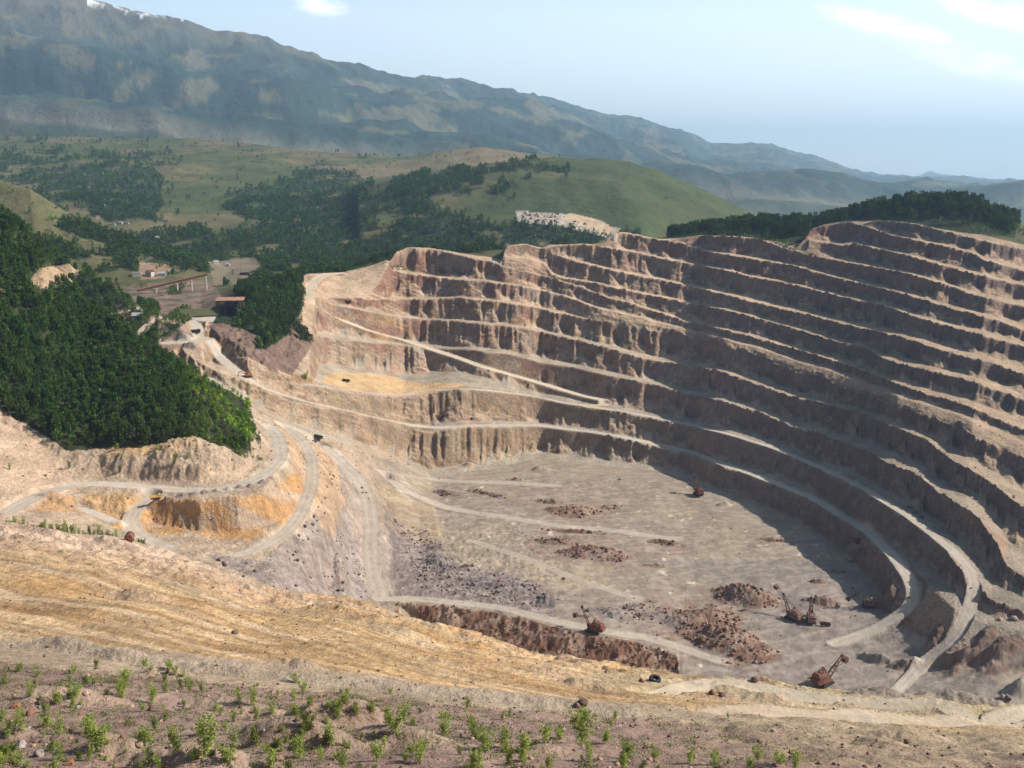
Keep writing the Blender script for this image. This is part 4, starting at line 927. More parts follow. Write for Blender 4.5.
# sample tree sites on the ground
AREA = np.abs(np.gradient(X, axis=1) * np.gradient(Y, axis=0))
def sites(mask, dens, jitter=True, rs=5):
    r_ = np.random.RandomState(rs)
    n = r_.poisson(np.clip(mask * AREA * dens, 0, 3))
    i, j = np.nonzero(n); k = n[i, j]; i = np.repeat(i, k); j = np.repeat(j, k)
    ii_, jj = np.clip(i, 0, NR - 2), np.clip(j, 0, NC - 2)
    a, b = r_.rand(len(i)), r_.rand(len(i))
    y = Y[ii_, jj] + a * (Y[ii_ + 1, jj] - Y[ii_, jj]); t = ts[jj] + b * (ts[jj + 1] - ts[jj]); x = t * y
    z = (Z[ii_, jj] * (1 - a) + Z[ii_ + 1, jj] * a) * (1 - b) + (Z[ii_, jj + 1] * (1 - a) + Z[ii_ + 1, jj + 1] * a) * b
    return np.stack([x, y, z], 1)
NPR = 6
c_hi = [conifer(1.0, 210, 20 + i) for i in range(4)] + [broad(1.0, 170, 30 + i, i % 3) for i in range(6)]
c_lo = [conifer(1.0, 42, 40 + i) for i in range(4)] + [broad(1.0, 46, 50 + i, i % 3) for i in range(6)]
def tint_at(n, base=(1, 1, 1), v=.25):
    return np.array(base) * (1 - v + 2 * v * RN.rand(n, 1)) * (1 + .08 * RN.normal(size=(n, 3)))
hill_f = FOREST * ((Y < 1000) & (PX1 < 300))
S = sites(hill_f, 1 / 19.0, rs=5)
px_, py_ = project(S[:, 0], S[:, 1], S[:, 2])
keep = px_ > -90
S, px_, py_ = S[keep], px_[keep], py_[keep]
RN.seed(77)
cn = fbm(S[:, 0], S[:, 1], 60, 2, 151)
edge = sstep(165, 232, px_) * sstep(335, 390, py_)
pcon = np.clip(.82 + .6 * cn - .7 * edge, .05, .95)
is_con = RN.rand(len(S)) < pcon
hts = np.where(is_con, 8.5 + 5 * RN.rand(len(S)), 5.5 + 4.5 * RN.rand(len(S))) * (1 - .35 * edge)
proto_i = np.where(is_con, RN.randint(0, 4, len(S)), 4 + RN.randint(0, 6, len(S)))
tin = tint_at(len(S)); tin *= (1 + 1.0 * edge[:, None] * np.array([1.25, 1, .2]))
# the ones that show largest: nearest to the viewpoint inside the frame
vis = (px_ > -5) & (px_ < 300)
order = np.argsort(np.where(vis, S[:, 1], 1e9)); big = order[:300]
rest = np.ones(len(S), bool); rest[big] = False
Wd = np.where(is_con, 1.0, 1.1) * hts
where = [(proto_i[i], S[i, 0], S[i, 1], S[i, 2] - .3, Wd[i], hts[i], RN.rand() * 6.28, tin[i]) for i in np.nonzero(rest)[0]]
o = merged('forest', c_hi, where); tag(o, 'dense mixed forest of dark conifers and green broadleaved trees covering the left hillside', 'forest', None, 'stuff')
# individual trees
tp = []
for pi_, (V, F, Cc) in enumerate(c_hi[:10]):
    for v in range(2):
        tt = tint_at(1, (1, 1, 1), .15)[0] * ((1, 1, 1) if v == 0 else (1.5, 1.35, 1.0))
        cm = mesh_np('crown', V, F, Cc * tt, False); cm.materials.append(LEAF)
        tV, tF = trunk_mesh(1.0, .016, 5, pi_); tm = mesh_np('trunk', tV, tF); tm.materials.append(BARK)
        tp.append((cm, tm))
def place_tree(pi_, x, y, z, w, h, rot, label, group, v=0, name=None):
    r = bpy.data.objects.new(name or ('pine_tree' if pi_ < 4 else 'broadleaf_tree'), None); scene.collection.objects.link(r)
    r.location = (x, y, z - .2); r.scale = (w, w, h); r.rotation_euler = (0, 0, rot)
    for nm, me_ in (('crown', tp[pi_ * 2 + v][0]), ('trunk', tp[pi_ * 2 + v][1])):
        c = bpy.data.objects.new(nm, me_); scene.collection.objects.link(c); c.parent = r
    tag(r, label, 'tree', group)
    return r
for i in big:
    v = int(edge[i] > .4)
    where_ = 'at the left edge above the pale bank' if px_[i] < 55 else 'between the pale and orange cuts' if px_[i] < 105 else 'above the orange cut' if px_[i] < 160 else 'above the rounded spoil mound' if px_[i] < 215 else 'near the tip of the wooded spur'
    hh = 'tall' if hts[i] > (11 if is_con[i] else 7.5) else 'shorter'
    if is_con[i]: lab = '%s dark green conifer %s' % (hh, where_)
    elif v: lab = '%s bright green young tree %s' % (hh, where_)
    else: lab = '%s mid green broadleaved tree %s' % (hh, where_)
    place_tree(int(proto_i[i]), *S[i], float(Wd[i]), float(hts[i]), float(RN.rand() * 6.28), lab, lab + ', one of many alike', v)
def wood(name, mask, dens, hlo, hhi, pcf, label, rs, tint=(1, 1, 1), lo=True, zo=0):
    S = sites(mask, dens, rs=rs)
    if len(S) == 0: return
    RN.seed(rs); con = RN.rand(len(S)) < pcf; h = hlo + (hhi - hlo) * RN.rand(len(S))
    h *= np.where(con, 1.0, .8)
    pi_ = np.where(con, RN.randint(0, 4, len(S)), 4 + RN.randint(0, 6, len(S))); tn = tint_at(len(S), tint)
    rot = RN.rand(len(S)) * 6.28
    wh = [(pi_[i], S[i, 0], S[i, 1], S[i, 2] - .3, h[i] * 1.15, h[i], rot[i], tn[i]) for i in range(len(S))]
    o = merged(name, c_lo if lo else c_hi, wh); tag(o, label, 'woodland', None, 'stuff'); print(name, len(S))
    return o
wood('ridge_wood', np.maximum(ridgez, shade_sl * (v1 > -.05) * (PY1 < 352) * (PY1 < 305 + (PX1 - 215) * .45)), 1 / 26., 8, 14, .7, 'dark wood on the spur between the shelter and the upper ramp', 6, (.85, .85, .9), lo=False)
wood('rim_wood', topz * (1 - wallz * .9), 1 / 24., 11, 19, .93, 'dense dark pine wood on top of the mine rim at right', 7, (.72, .74, .8), lo=False)
wood('spur_wood', spur2, 1 / 30., 7, 12, .5, 'wood of light and dark trees on the second spur at left', 18, (1, 1, .95), lo=False)
m_ = FOREST * (Y > 1000) * (Y < 1750) * (1 - spur2) * (1 - ridgez) * (1 - topz)
wood('valley_wood', m_, 1 / 42., 8, 14, .65, 'dark wood in the valley just beyond the mine', 8, (.85, .88, .9))
m_ = FOREST * (Y >= 1750) * (Y < 3000)
wood('hillside_wood', m_, 1 / 110., 10, 16, .6, 'dark woods on the hillsides beyond the valley', 9, (.8, .85, .95))
m_ = FOREST * (Y >= 3000) * (Y < 6000)
wood('distant_wood', m_, 1 / 420., 14, 22, .3, 'patches of trees among the distant fields', 10, (.9, .95, 1.05))
m_ = ((sg > KI['k2']) & (sg < KI['fv'])).astype(float) * (1 - FOREST) * (Y > 1300) * (f_noise2 > -.2) * (1 - ghz * .85)
wood('field_trees', m_, 1 / 9000., 8, 14, .2, 'lone trees and bushes dotted over the distant meadows', 12, (.9, .95, 1))
wood('spur_trees', spz * (1 - FOREST) * (f_noise2 > -.25), 1 / 1100., 5, 11, .3, 'single trees and bushes dotted over the grassy spur at left', 17, (.9, .95, 1))
# low green scrub along the rim
gpm = zone([(340, 262), (385, 245), (400, 250), (380, 262), (365, 268), (345, 272)], 1100, 1600, 3) + zone([(380, 262), (400, 266), (415, 272), (390, 270)], 1100, 1600, 2)
gpm = gpm + zone([(560, 240), (600, 232), (625, 236), (650, 240), (690, 258), (725, 262), (690, 256), (650, 250), (600, 243)], 1100, 1800, 3) * (SLOPE < .7) + zone([(660, 236), (760, 230), (800, 248), (820, 256), (790, 256), (740, 238), (680, 240)], 1100, 1800, 3) * (SLOPE < .8) + zone([(960, 222), (1024, 228), (1024, 236), (975, 232)], 1000, 1900, 3)
wood('scrub', np.clip(gpm, 0, 1) * (ROAD < .3), 1 / 16., 2.5, 5, .1, 'light green scrub along the rim of the mine', 13, (1.3, 1.25, 1.1))
scr = (hillz * 0 + zone([(240, 395), (262, 440), (262, 462), (245, 462), (232, 445)], 550, 900, 4) + zone([(115, 345), (150, 330), (190, 300), (190, 322), (160, 345), (180, 375), (150, 360)], 850, 1250, 3) + zone([(170, 285), (185, 285), (182, 296), (165, 296)], 1000, 1500, 2)) * (ROAD < .2)
wood('bank_scrub', np.clip(scr, 0, 1), 1 / 16., 3, 6, .1, 'green scrub on the banks beside the haul road', 14, (1.2, 1.2, 1), lo=False)

# shrubs of the foreground and of the near ridge: every one a thing
SH = []
for i in range(8):
    RN.seed(300 + i); k = 5 + i % 3; Ps = []
    tall = .85 + .3 * (i % 3)
    for s_ in range(k):
        a = RN.rand() * 6.28; le = .10 + .30 * RN.rand(); top = np.array([le * math.cos(a), le * math.sin(a), tall * (.6 + .4 * RN.rand())]); n = 150
        u = RN.rand(n) ** .7; P = top * u[:, None] + RN.normal(size=(n, 3)) * np.array([.085, .085, .05]) * (1.15 - .6 * u[:, None]); P[:, 2] = np.abs(P[:, 2]) + .04; Ps.append(P)
    P = np.concatenate(Ps); c = np.array([.27, .33, .08]) * (.6 + .7 * RN.rand(len(P), 1)) * (1 if i % 4 else .55)
    V, F, Cc = leafquads(P, np.full(len(P), .030), c); fm = mesh_np('foliage', V, F, Cc, False); fm.materials.append(LEAF)
    sV, sF = trunk_mesh(.8, .012, 7, i); smm = mesh_np('stem', sV, sF); smm.materials.append(BARK)
    SH.append((fm, smm))
def shrub(x, y, z, h, w, rot, i, label, group):
    r = bpy.data.objects.new('shrub', None); scene.collection.objects.link(r)
    r.location = (x, y, z - .05); r.scale = (w, w, h); r.rotation_euler = (0, 0, rot)
    for nm, me_ in (('foliage', SH[i][0]), ('stem', SH[i][1])):
        c = bpy.data.objects.new(nm, me_); scene.collection.objects.link(c); c.parent = r
    tag(r, label, 'shrub', group)
BIG = [(205, 752, 3.4, 2), (100, 745, 3.6, 3), (92, 728, 3.0, 3), (178, 750, 2.6, 2), (257, 740, 2.6, 0), (125, 680, 2.6, 1), (120, 692, 2.0, 2), (122, 695, 2.4, 5), (58, 700, 2.6, 3), (75, 695, 2.4, 1), (296, 680, 2.6, 6), (303, 690, 2.4, 1), (253, 702, 2.2, 2), (295, 712, 2.2, 3),
       (190, 690, 2.2, 5), (395, 730, 3.2, 1), (390, 722, 2.8, 3), (404, 718, 2.6, 5), (445, 732, 3.0, 1), (476, 735, 3.0, 6), (487, 748, 2.2, 2), (345, 700, 2.2, 3), (338, 708, 2.0, 1), (582, 742, 4.2, 5), (582, 722, 2.8, 1), (523, 750, 3.0, 3), (545, 740, 2.4, 1), (502, 745, 2.2, 2), (560, 735, 2.4, 6),
       (628, 755, 2.4, 3), (378, 758, 2.6, 1), (300, 755, 2.4, 2), (20, 668, 2.2, 3), (22, 728, 2.4, 5), (60, 732, 2.6, 1), (152, 700, 2.2, 2), (175, 672, 2.2, 1), (200, 733, 2.6, 6), (230, 760, 2.6, 1), (270, 765, 2.8, 3), (332, 742, 2.2, 2), (420, 760, 2.4, 5), (655, 757, 1.8, 1), (690, 760, 1.6, 2), (750, 765, 1.6, 3), (778, 762, 1.8, 1), (795, 765, 1.7, 5), (757, 757, 2.0, 1)]
zon = []
for b in BIG:
    q = hit(b[0], b[1] + 3, 60)
    if q: zon.append((q, b[2], b[3], b[0], b[1]))
r_ = np.random.RandomState(21)
for i in range(1500):
    if len(zon) > 248: break
    px0 = r_.rand() * 800 - 20; py0 = 664 + r_.rand() * 108 + max(0, px0 - 250) * .055
    if r_.rand() > np.interp(px0, [-20, 100, 450, 620, 780], [1, .9, .8, .5, .1]): continue
    if pnoise(px0 / 40., py0 / 18., 9) < -.22: continue
    q = hit(px0, min(py0, 775), 60)
    if q is None or q[1] > 160: continue
    zon.append((q, .7 + 1.3 * r_.rand() ** 1.4, r_.randint(0, 8), px0, py0))
for (q, h, i, px0, py0) in zon:
    dark = i % 4 == 0
    if px0 < 260: whr = 'at the left of the foreground slope'
    elif px0 < 520: whr = 'in the middle of the foreground slope'
    else: whr = 'thinly spread towards the right of the foreground slope'
    tall = 'tall' if h > 2.0 else 'low'
    shrub(*q, h * .95, h * (.95 + .35 * r_.rand()), r_.rand() * 6.28, i, '%s %s shrub growing %s' % (tall, 'dark green' if dark else 'bright yellow-green', whr), '%s %s shrubs %s' % (tall, 'dark green' if dark else 'bright green', whr))
rl = line(A4)
for i in range(40):
    px0 = 4 + i * 3.7 + 2 * r_.rand(); t0_ = float(ray(px0, 530)[0]); Dr = float(np.interp(t0_, rl[:, 0], rl[:, 1])) + 2 + 5 * r_.rand()
    shrub(t0_ * Dr, Dr, ground(t0_ * Dr, Dr), 1.6 + 2.0 * r_.rand() + (1.2 if px0 > 55 else 0), 2.2 + 1.6 * r_.rand(), r_.rand() * 6.28, int(r_.randint(0, 8)), 'green shrub in the row along the crest above the left excavation', 'shrubs along the crest above the left excavation')
for (px0, py0, h, lab) in [(175, 461, 7, 'rounded green bush standing on the spoil mound below the wooded hill'), (120, 470, 5, 'small green bush at the foot of the left wooded hill'), (306, 378, 9, 'lone green tree beside the haul road above the lower benches'), (70, 466, 5, 'low green bush on the pale bank at far left'), (10, 468, 4, 'dark bush on the pale bank at the left edge'),
                       (188, 456, 4, 'low bush on the top of the rounded spoil mound'), (158, 448, 5, 'green bush against the orange cut below the wooded hill'), (240, 700, 2.2, 'dark isolated shrub at the edge of the foreground bench road'), (612, 725, 1.5, 'lone low shrub on the bare foreground slope'), (118, 448, 5, 'scrubby bush beside the orange bank under the trees')]:
    q = hit(px0, py0 + 2, 60)
    if q: shrub(q[0], q[1], q[2], h, h * .9, r_.rand() * 6, int(r_.randint(0, 8)), lab, None)

tuft = []
RN.seed(5)
P = RN.normal(size=(26, 3)) * np.array([.42, .42, .10]); P[:, 2] = np.abs(P[:, 2]) + .03
tuft.append(leafquads(P, np.full(26, .085), np.array([.14, .19, .05]) * (.6 + .7 * RN.rand(26, 1))))
P = RN.normal(size=(20, 3)) * np.array([.3, .3, .14]); P[:, 2] = np.abs(P[:, 2]) + .03
tuft.append(leafquads(P, np.full(20, .09), np.array([.17, .16, .08]) * (.6 + .7 * RN.rand(20, 1))))
gmask = (Y < 160) * (SEG < KI['strip_top']) * (fbm(X, Y, 9, 3, 161) + .4 * sstep(900, 200, PX1) > .12) * (1 - sstep(760, 900, PX1))
S = sites(gmask, .30, rs=41)
where = [(int(RN.rand() < .4), S[i, 0], S[i, 1], S[i, 2], .7 + .8 * RN.rand(), .7 + .9 * RN.rand(), RN.rand() * 6.28, (1, 1, 1)) for i in range(len(S))]
o = merged('undergrowth', tuft, where); tag(o, 'low green weeds and tufts covering parts of the foreground slope', 'weeds', None, 'stuff'); print('tufts', len(S))
# ------------------------------------------------------------------ rocks
def rock_me(seed, sub=1, col=(.2, .15, .12)):
    import bmesh
    bm = bmesh.new(); bmesh.ops.create_icosphere(bm, subdivisions=sub, radius=1.0)
    V = np.array([v.co[:] for v in bm.verts]); F = np.array([[v.index for v in f.verts] for f in bm.faces]); bm.free()
    r0 = np.random.RandomState(seed); d = r0.normal(size=(7, 3)); d /= np.linalg.norm(d, axis=1)[:, None]
    for k in range(7):
        p = V @ d[k]; lim = .55 + .3 * r0.rand(); V -= np.maximum(p - lim, 0)[:, None] * d[k] * .9
    V *= np.array([1, .75 + .3 * r0.rand(), .6 + .3 * r0.rand()]); V += r0.normal(size=V.shape) * .03
    c = np.tile(np.array(col), (len(V), 1)) * (.8 + .4 * r0.rand(len(V), 1))
    return V, F, c
ROCKM = ground_mat('boulder rock', 2.2, .5, .12, .35)
rp = [rock_me(i, 1, (.21, .165, .14)) for i in range(6)]
def rubble(name, mask, dens, s0, s1, cols, label, rs):
    S = sites(mask, dens, rs=rs); r0 = np.random.RandomState(rs)
    if len(S) == 0: return
    sz = s0 + (s1 - s0) * r0.rand(len(S)) ** 3
    cc = np.array(cols)[r0.randint(0, len(cols), len(S))]
    wh = [(int(r0.randint(0, 6)), S[i, 0], S[i, 1], S[i, 2] + sz[i] * .25, sz[i], sz[i], r0.rand() * 6.28, cc[i]) for i in range(len(S))]
    o = merged(name, rp, wh, ROCKM); tag(o, label, 'rubble', None, 'stuff'); print(name, len(S))
redr = [(.75, .5, .4), (1.0, .65, .5), (.5, .36, .32), (1.2, 1.0, .9)]; gryr = [(.9, .85, .85), (.6, .55, .58), (1.4, 1.3, 1.3), (.4, .36, .38)]
rubble('broken_rock', (HEAP > .25) * (HEAPK == 1) * (Y > 400), .13, .4, 1.9, redr, 'heaps of dark reddish broken rock scattered over the pit floor', 31)
rubble('dark_rubble', zone([(640, 600), (700, 604), (722, 585), (765, 588), (762, 604), (742, 622), (772, 650), (748, 674), (712, 660), (700, 640), (660, 638), (618, 622)], 400, 900, 8) * sstep(-.3, .3, v2), .05, .4, 1.7, redr, 'field of dark red-brown rubble in the near part of the pit floor', 38)
rubble('grey_rubble', np.clip((HEAP > .25) * (HEAPK == 2) + zone([(395, 520), (430, 535), (450, 560), (540, 585), (560, 615), (480, 600), (420, 590)], 400, 900, 8), 0, 1), .085, .35, 1.7, gryr, 'spread of grey broken rock on the slope down to the pit floor', 32)
rubble('bank_rock', bk, .10, .4, 1.5, redr, 'red-brown rock along the dark bank at the near side of the pit', 33)
rubble('talus_rock', wallz * ((SLOPE > .3) & (SLOPE < .9) & (Y > 500) & (Y < 1100) & (PX1 > 380)), .006, .3, 1.3, [(1.1, .9, .75), (.8, .7, .6)], 'loose rock lying on the benches of the mine wall', 34)
rubble('floor_stones', flz * (PX1 > 380) * (HEAP < .3), .0035, .25, .9, [(1.0, .8, .7), (.6, .5, .45), (2.0, 1.8, 1.5)], 'stones scattered over the pit floor', 35)
rubble('slope_rubble', zone([(210, 556), (262, 560), (300, 530), (325, 470), (350, 470), (372, 610), (300, 600), (250, 585)], 360, 900, 6) * (ROAD < .4) * sstep(-.1, .3, v2), .07, .35, 1.9, gryr, 'grey and purplish broken rock on the slope beside the left ramp', 39)
rubble('left_rubble', lz * (SLOPE > .35), .012, .3, 1.4, [(1.3, 1.1, .9), (.8, .7, .65)], 'loose stones on the slopes of the left excavation', 36)
rubble('near_stones', (Y < 335) * (SEG > KI['strip_bottom'] - .9) * (SEG < KI['ridge'] + .1) * np.where(SEG < KI['strip_top'], 1.3, .35), .16, .06, .42, [(1.0, .75, .65), (.55, .42, .38), (1.6, 1.4, 1.2)], 'small stones scattered over the foreground slope', 37)
BO = []
for i in range(6):
    V, F, c = rock_me(60 + i, 3, [(.20, .10, .065), (.24, .21, .19), (.30, .26, .24), (.13, .09, .07), (.36, .25, .18), (.2, .13, .1)][i]); V = V + .05 * np.random.RandomState(i).normal(size=V.shape)
    m_ = mesh_np('boulder', V, F, c, False); m_.materials.append(ROCKM); BO.append(m_)
CN = ['rusty red', 'grey-brown', 'pale grey', 'dark brown', 'tan', 'reddish']
def boulder(px, py, r, ci, label, group=None, dmin=60):
    q = hit(px, py, dmin)
    if not q: return
    o = bpy.data.objects.new('boulder', BO[ci]); scene.collection.objects.link(o)
    o.location = (q[0], q[1], q[2] + r * .25); o.scale = (r, r, r); o.rotation_euler = (0, 0, px * .7); tag(o, label, 'boulder', group)
for (px0, py0, r, ci, lab) in [(21, 748, .85, 2, 'large pale grey boulder near the bottom left corner'), (39, 756, .8, 1, 'grey-brown boulder right of the large pale one at bottom left'), (16, 708, .8, 0, 'rusty red boulder among the shrubs near the left edge'), (30, 715, .75, 0, 'rusty boulder just right of its twin near the left edge'),
        (44, 704, .95, 3, 'dark brown boulder above the pair of rusty ones at left'), (47, 716, .75, 3, 'dark brown boulder below the larger dark one at left'), (153, 711, .8, 3, 'dark boulder among shrubs left of centre in the foreground'), (70, 765, .6, 0, 'rusty red boulder at the bottom edge between green shrubs'), (279, 760, .7, 5, 'reddish boulder at the bottom edge right of the dark shrub'), (5, 750, .6, 5, 'reddish boulder at the very left bottom corner'),
        (140, 745, .5, 4, 'tan stone beside the pale mound in the foreground'), (583, 704, 1.1, 3, 'dark boulder lying alone on the yellow slope below centre'), (577, 707, .8, 5, 'small reddish boulder beside the dark one on the yellow slope'), (641, 682, 1.0, 0, 'rusty boulder just left of the old tyre'), (712, 694, 1.1, 0, 'rusty red block on the near bench'), (722, 696, .9, 3, 'dark block right of the rusty one on the near bench'),
        (1008, 699, 2.2, 3, 'dark rounded boulder on the pale ground at far right'), (1003, 697, 1.8, 2, 'pale block touching the dark rounded boulder at far right'), (235, 634, 1.0, 3, 'small dark boulder in the middle of the orange slope'), (907, 743, .7, 3, 'dark stone on the beige ribbed slope at lower right'), (755, 681, 1.2, 3, 'dark rock at the far edge of the near slope'), (560, 660, 1.3, 4, 'tan rock on the greenish strip under the dark bank'),
        (588, 611, 2.0, 3, 'dark rock on the pale ground above the single shovel'), (564, 579, 1.6, 3, 'small dark rock on the pale track of the pit floor'), (978, 600, 2.0, 4, 'large tan rock on the right haul road'), (1014, 620, 3.0, 2, 'pale block on the far right bench'), (1000, 620, 2, 4, 'tan block left of the pale one on the far right bench'), (915, 513, 2.6, 3, 'middle one of three dark rocks lined up on the bench road'), (910, 508, 2.3, 3, 'uppermost of three dark rocks lined up on the bench road'), (921, 517, 2.6, 3, 'lowest of three dark rocks lined up on the bench road'),
        (472, 419, 2.4, 3, 'dark rock on the lowest bench right of the drill mast'), (620, 480, 2.5, 1, 'grey rock at the foot of the lowest wall')]:
    boulder(px0, py0, r, ci, lab)
for i in range(34):
    px0 = r_.rand() * 330; py0 = 690 + r_.rand() * 76; ci = int(r_.randint(0, 6))
    boulder(px0, py0, .22 + .25 * r_.rand(), ci, '%s loose stone among the shrubs at lower left' % CN[ci], '%s loose stones at lower left' % CN[ci])
# ------------------------------------------------------------------ machines and structures
M_RUST = plain('rusty paint', (.16, .07, .045), .7, 0, .45, 1.2); M_DRUST = plain('dark rust', (.12, .055, .04), .8, 0, .5, 1.5); M_DARK = plain('dark steel', (.045, .04, .04), .6, 0, .3)
M_PINK = plain('faded red paint', (.19, .115, .095), .7, 0, .3, .8); M_GLASS = plain('dark glass', (.02, .025, .03), .15); M_YEL = plain('worn yellow paint', (.62, .42, .12), .6, 0, .25); M_ORG = plain('orange paint', (.42, .12, .05), .6, 0, .25)
M_CONC = plain('concrete', (.42, .39, .35), .9, 0, .15); M_GREY = plain('weathered grey sheet', (.30, .31, .32), .7, 0, .25); M_WHITE = plain('whitewash', (.40, .37, .34), .9, 0, .12); M_TILE = plain('red roof', (.21, .11, .08), .9, 0, .25); M_RUB = plain('old rubber', (.03, .03, .032), .85, 0, .2)
M_ROOFR = plain('rusty corrugated roof', (.34, .19, .14), .85, 0, .5, .35)
class MB:
    def __init__(s): s.V, s.F = [], []
    def _add(s, V, F):
        o = len(s.V); s.V += [tuple(v) for v in V]; s.F += [tuple(i + o for i in f) for f in F]
    def box(s, c, d, bev=.0, taper=(1, 1), rz=0, ry=0, shift=(0, 0)):
        """box centred at c, size d, top scaled by taper and shifted; chamfered vertical edges"""
        hx, hy, hz = d[0] / 2, d[1] / 2, d[2] / 2; b = min(bev, hx * .6, hy * .6)
        ring = [(hx - b, hy), (-hx + b, hy), (-hx, hy - b), (-hx, -hy + b), (-hx + b, -hy), (hx - b, -hy), (hx, -hy + b), (hx, hy - b)] if b > 0 else [(hx, hy), (-hx, hy), (-hx, -hy), (hx, -hy)]
        V = [(x, y, -hz) for x, y in ring] + [(x * taper[0] + shift[0], y * taper[1] + shift[1], hz) for x, y in ring]; n = len(ring)
        cy, sy = math.cos(ry), math.sin(ry); cz, sz = math.cos(rz), math.sin(rz); W = []
        for x, y, z in V:
            x, z = x * cy + z * sy, -x * sy + z * cy; x, y = x * cz - y * sz, x * sz + y * cz; W.append((x + c[0], y + c[1], z + c[2]))
        s._add(W, [tuple(range(n))[::-1], tuple(range(n, 2 * n))] + [(i, (i + 1) % n, n + (i + 1) % n, n + i) for i in range(n)]); return s
    def bar(s, a, b, r, n=6, r2=None):
        a, b = Vector(a), Vector(b); d = (b - a).normalized(); p = d.orthogonal().normalized(); q = d.cross(p); V = []
        for c, rr in ((a, r), (b, r2 or r)):
            for i in range(n):
                t = 2 * math.pi * (i + .5) / n; V.append(c + rr * (math.cos(t) * p + math.sin(t) * q))
        s._add(V, [tuple(range(n))[::-1], tuple(range(n, 2 * n))] + [(i, (i + 1) % n, n + (i + 1) % n, n + i) for i in range(n)]); return s
    def lathe(s, prof, n, c, axis='y'):
        V = []
        for r, h in prof:
            for i in range(n):
                t = 2 * math.pi * i / n; u, v = r * math.cos(t), r * math.sin(t)
                V.append((c[0] + u, c[1] + h, c[2] + v) if axis == 'y' else (c[0] + u, c[1] + v, c[2] + h))
        m = len(prof); s._add(V, [(k * n + i, k * n + (i + 1) % n, ((k + 1) % m) * n + (i + 1) % n, ((k + 1) % m) * n + i) for k in range(m) for i in range(n)]); return s
    def prism(s, pts, y0, y1):
        n = len(pts); V = [(x, y0, z) for x, z in pts] + [(x, y1, z) for x, z in pts]
        s._add(V, [tuple(range(n)), tuple(range(n, 2 * n))[::-1]] + [(i, n + i, n + (i + 1) % n, (i + 1) % n) for i in range(n)]); return s
    def build(s, name, mat, parent=None):
        me = bpy.data.meshes.new(name); me.from_pydata(s.V, [], s.F); me.validate(); me.update(); o = new_obj(name, me, parent, mat)
        import bmesh
        bm = bmesh.new(); bm.from_mesh(me); bmesh.ops.recalc_face_normals(bm, faces=bm.faces); bm.to_mesh(me); bm.free()
        return o
def empty(name, px, py, head=0, sc=1.0, dmin=60, dz=0.0):
    q = hit(px, py, dmin) or (0, 600, 0)
    o = bpy.data.objects.new(name, None); scene.collection.objects.link(o)
    o.location = (q[0], q[1], q[2] + dz); o.rotation_euler = (0, 0, rad(head)); o.scale = (sc, sc, sc); return o
def track_pair(r, L, W, gap, hgt, mat):
    for sy in (-1, 1):
        h = hgt / 2; pts = [(-L / 2 + h * .6, 0), (L / 2 - h * .6, 0), (L / 2, h * .7), (L / 2 - .1, h * 1.3), (L / 2 - h * .7, hgt), (-L / 2 + h * .7, hgt), (-L / 2 + .1, h * 1.3), (-L / 2, h * .7)]
        t = MB().prism(pts, sy * gap / 2 - W / 2, sy * gap / 2 + W / 2).build('crawler_track', mat, r)
        w = MB()
        for i in range(5): w.lathe([(.05, -W / 2 - .08), (h * .62, -W / 2 - .08), (h * .62, W / 2 + .08), (.05, W / 2 + .08)], 10, (-L / 2 + h + i * (L - 2 * h) / 4, sy * gap / 2, h))
        w.build('roller', M_DARK, t)
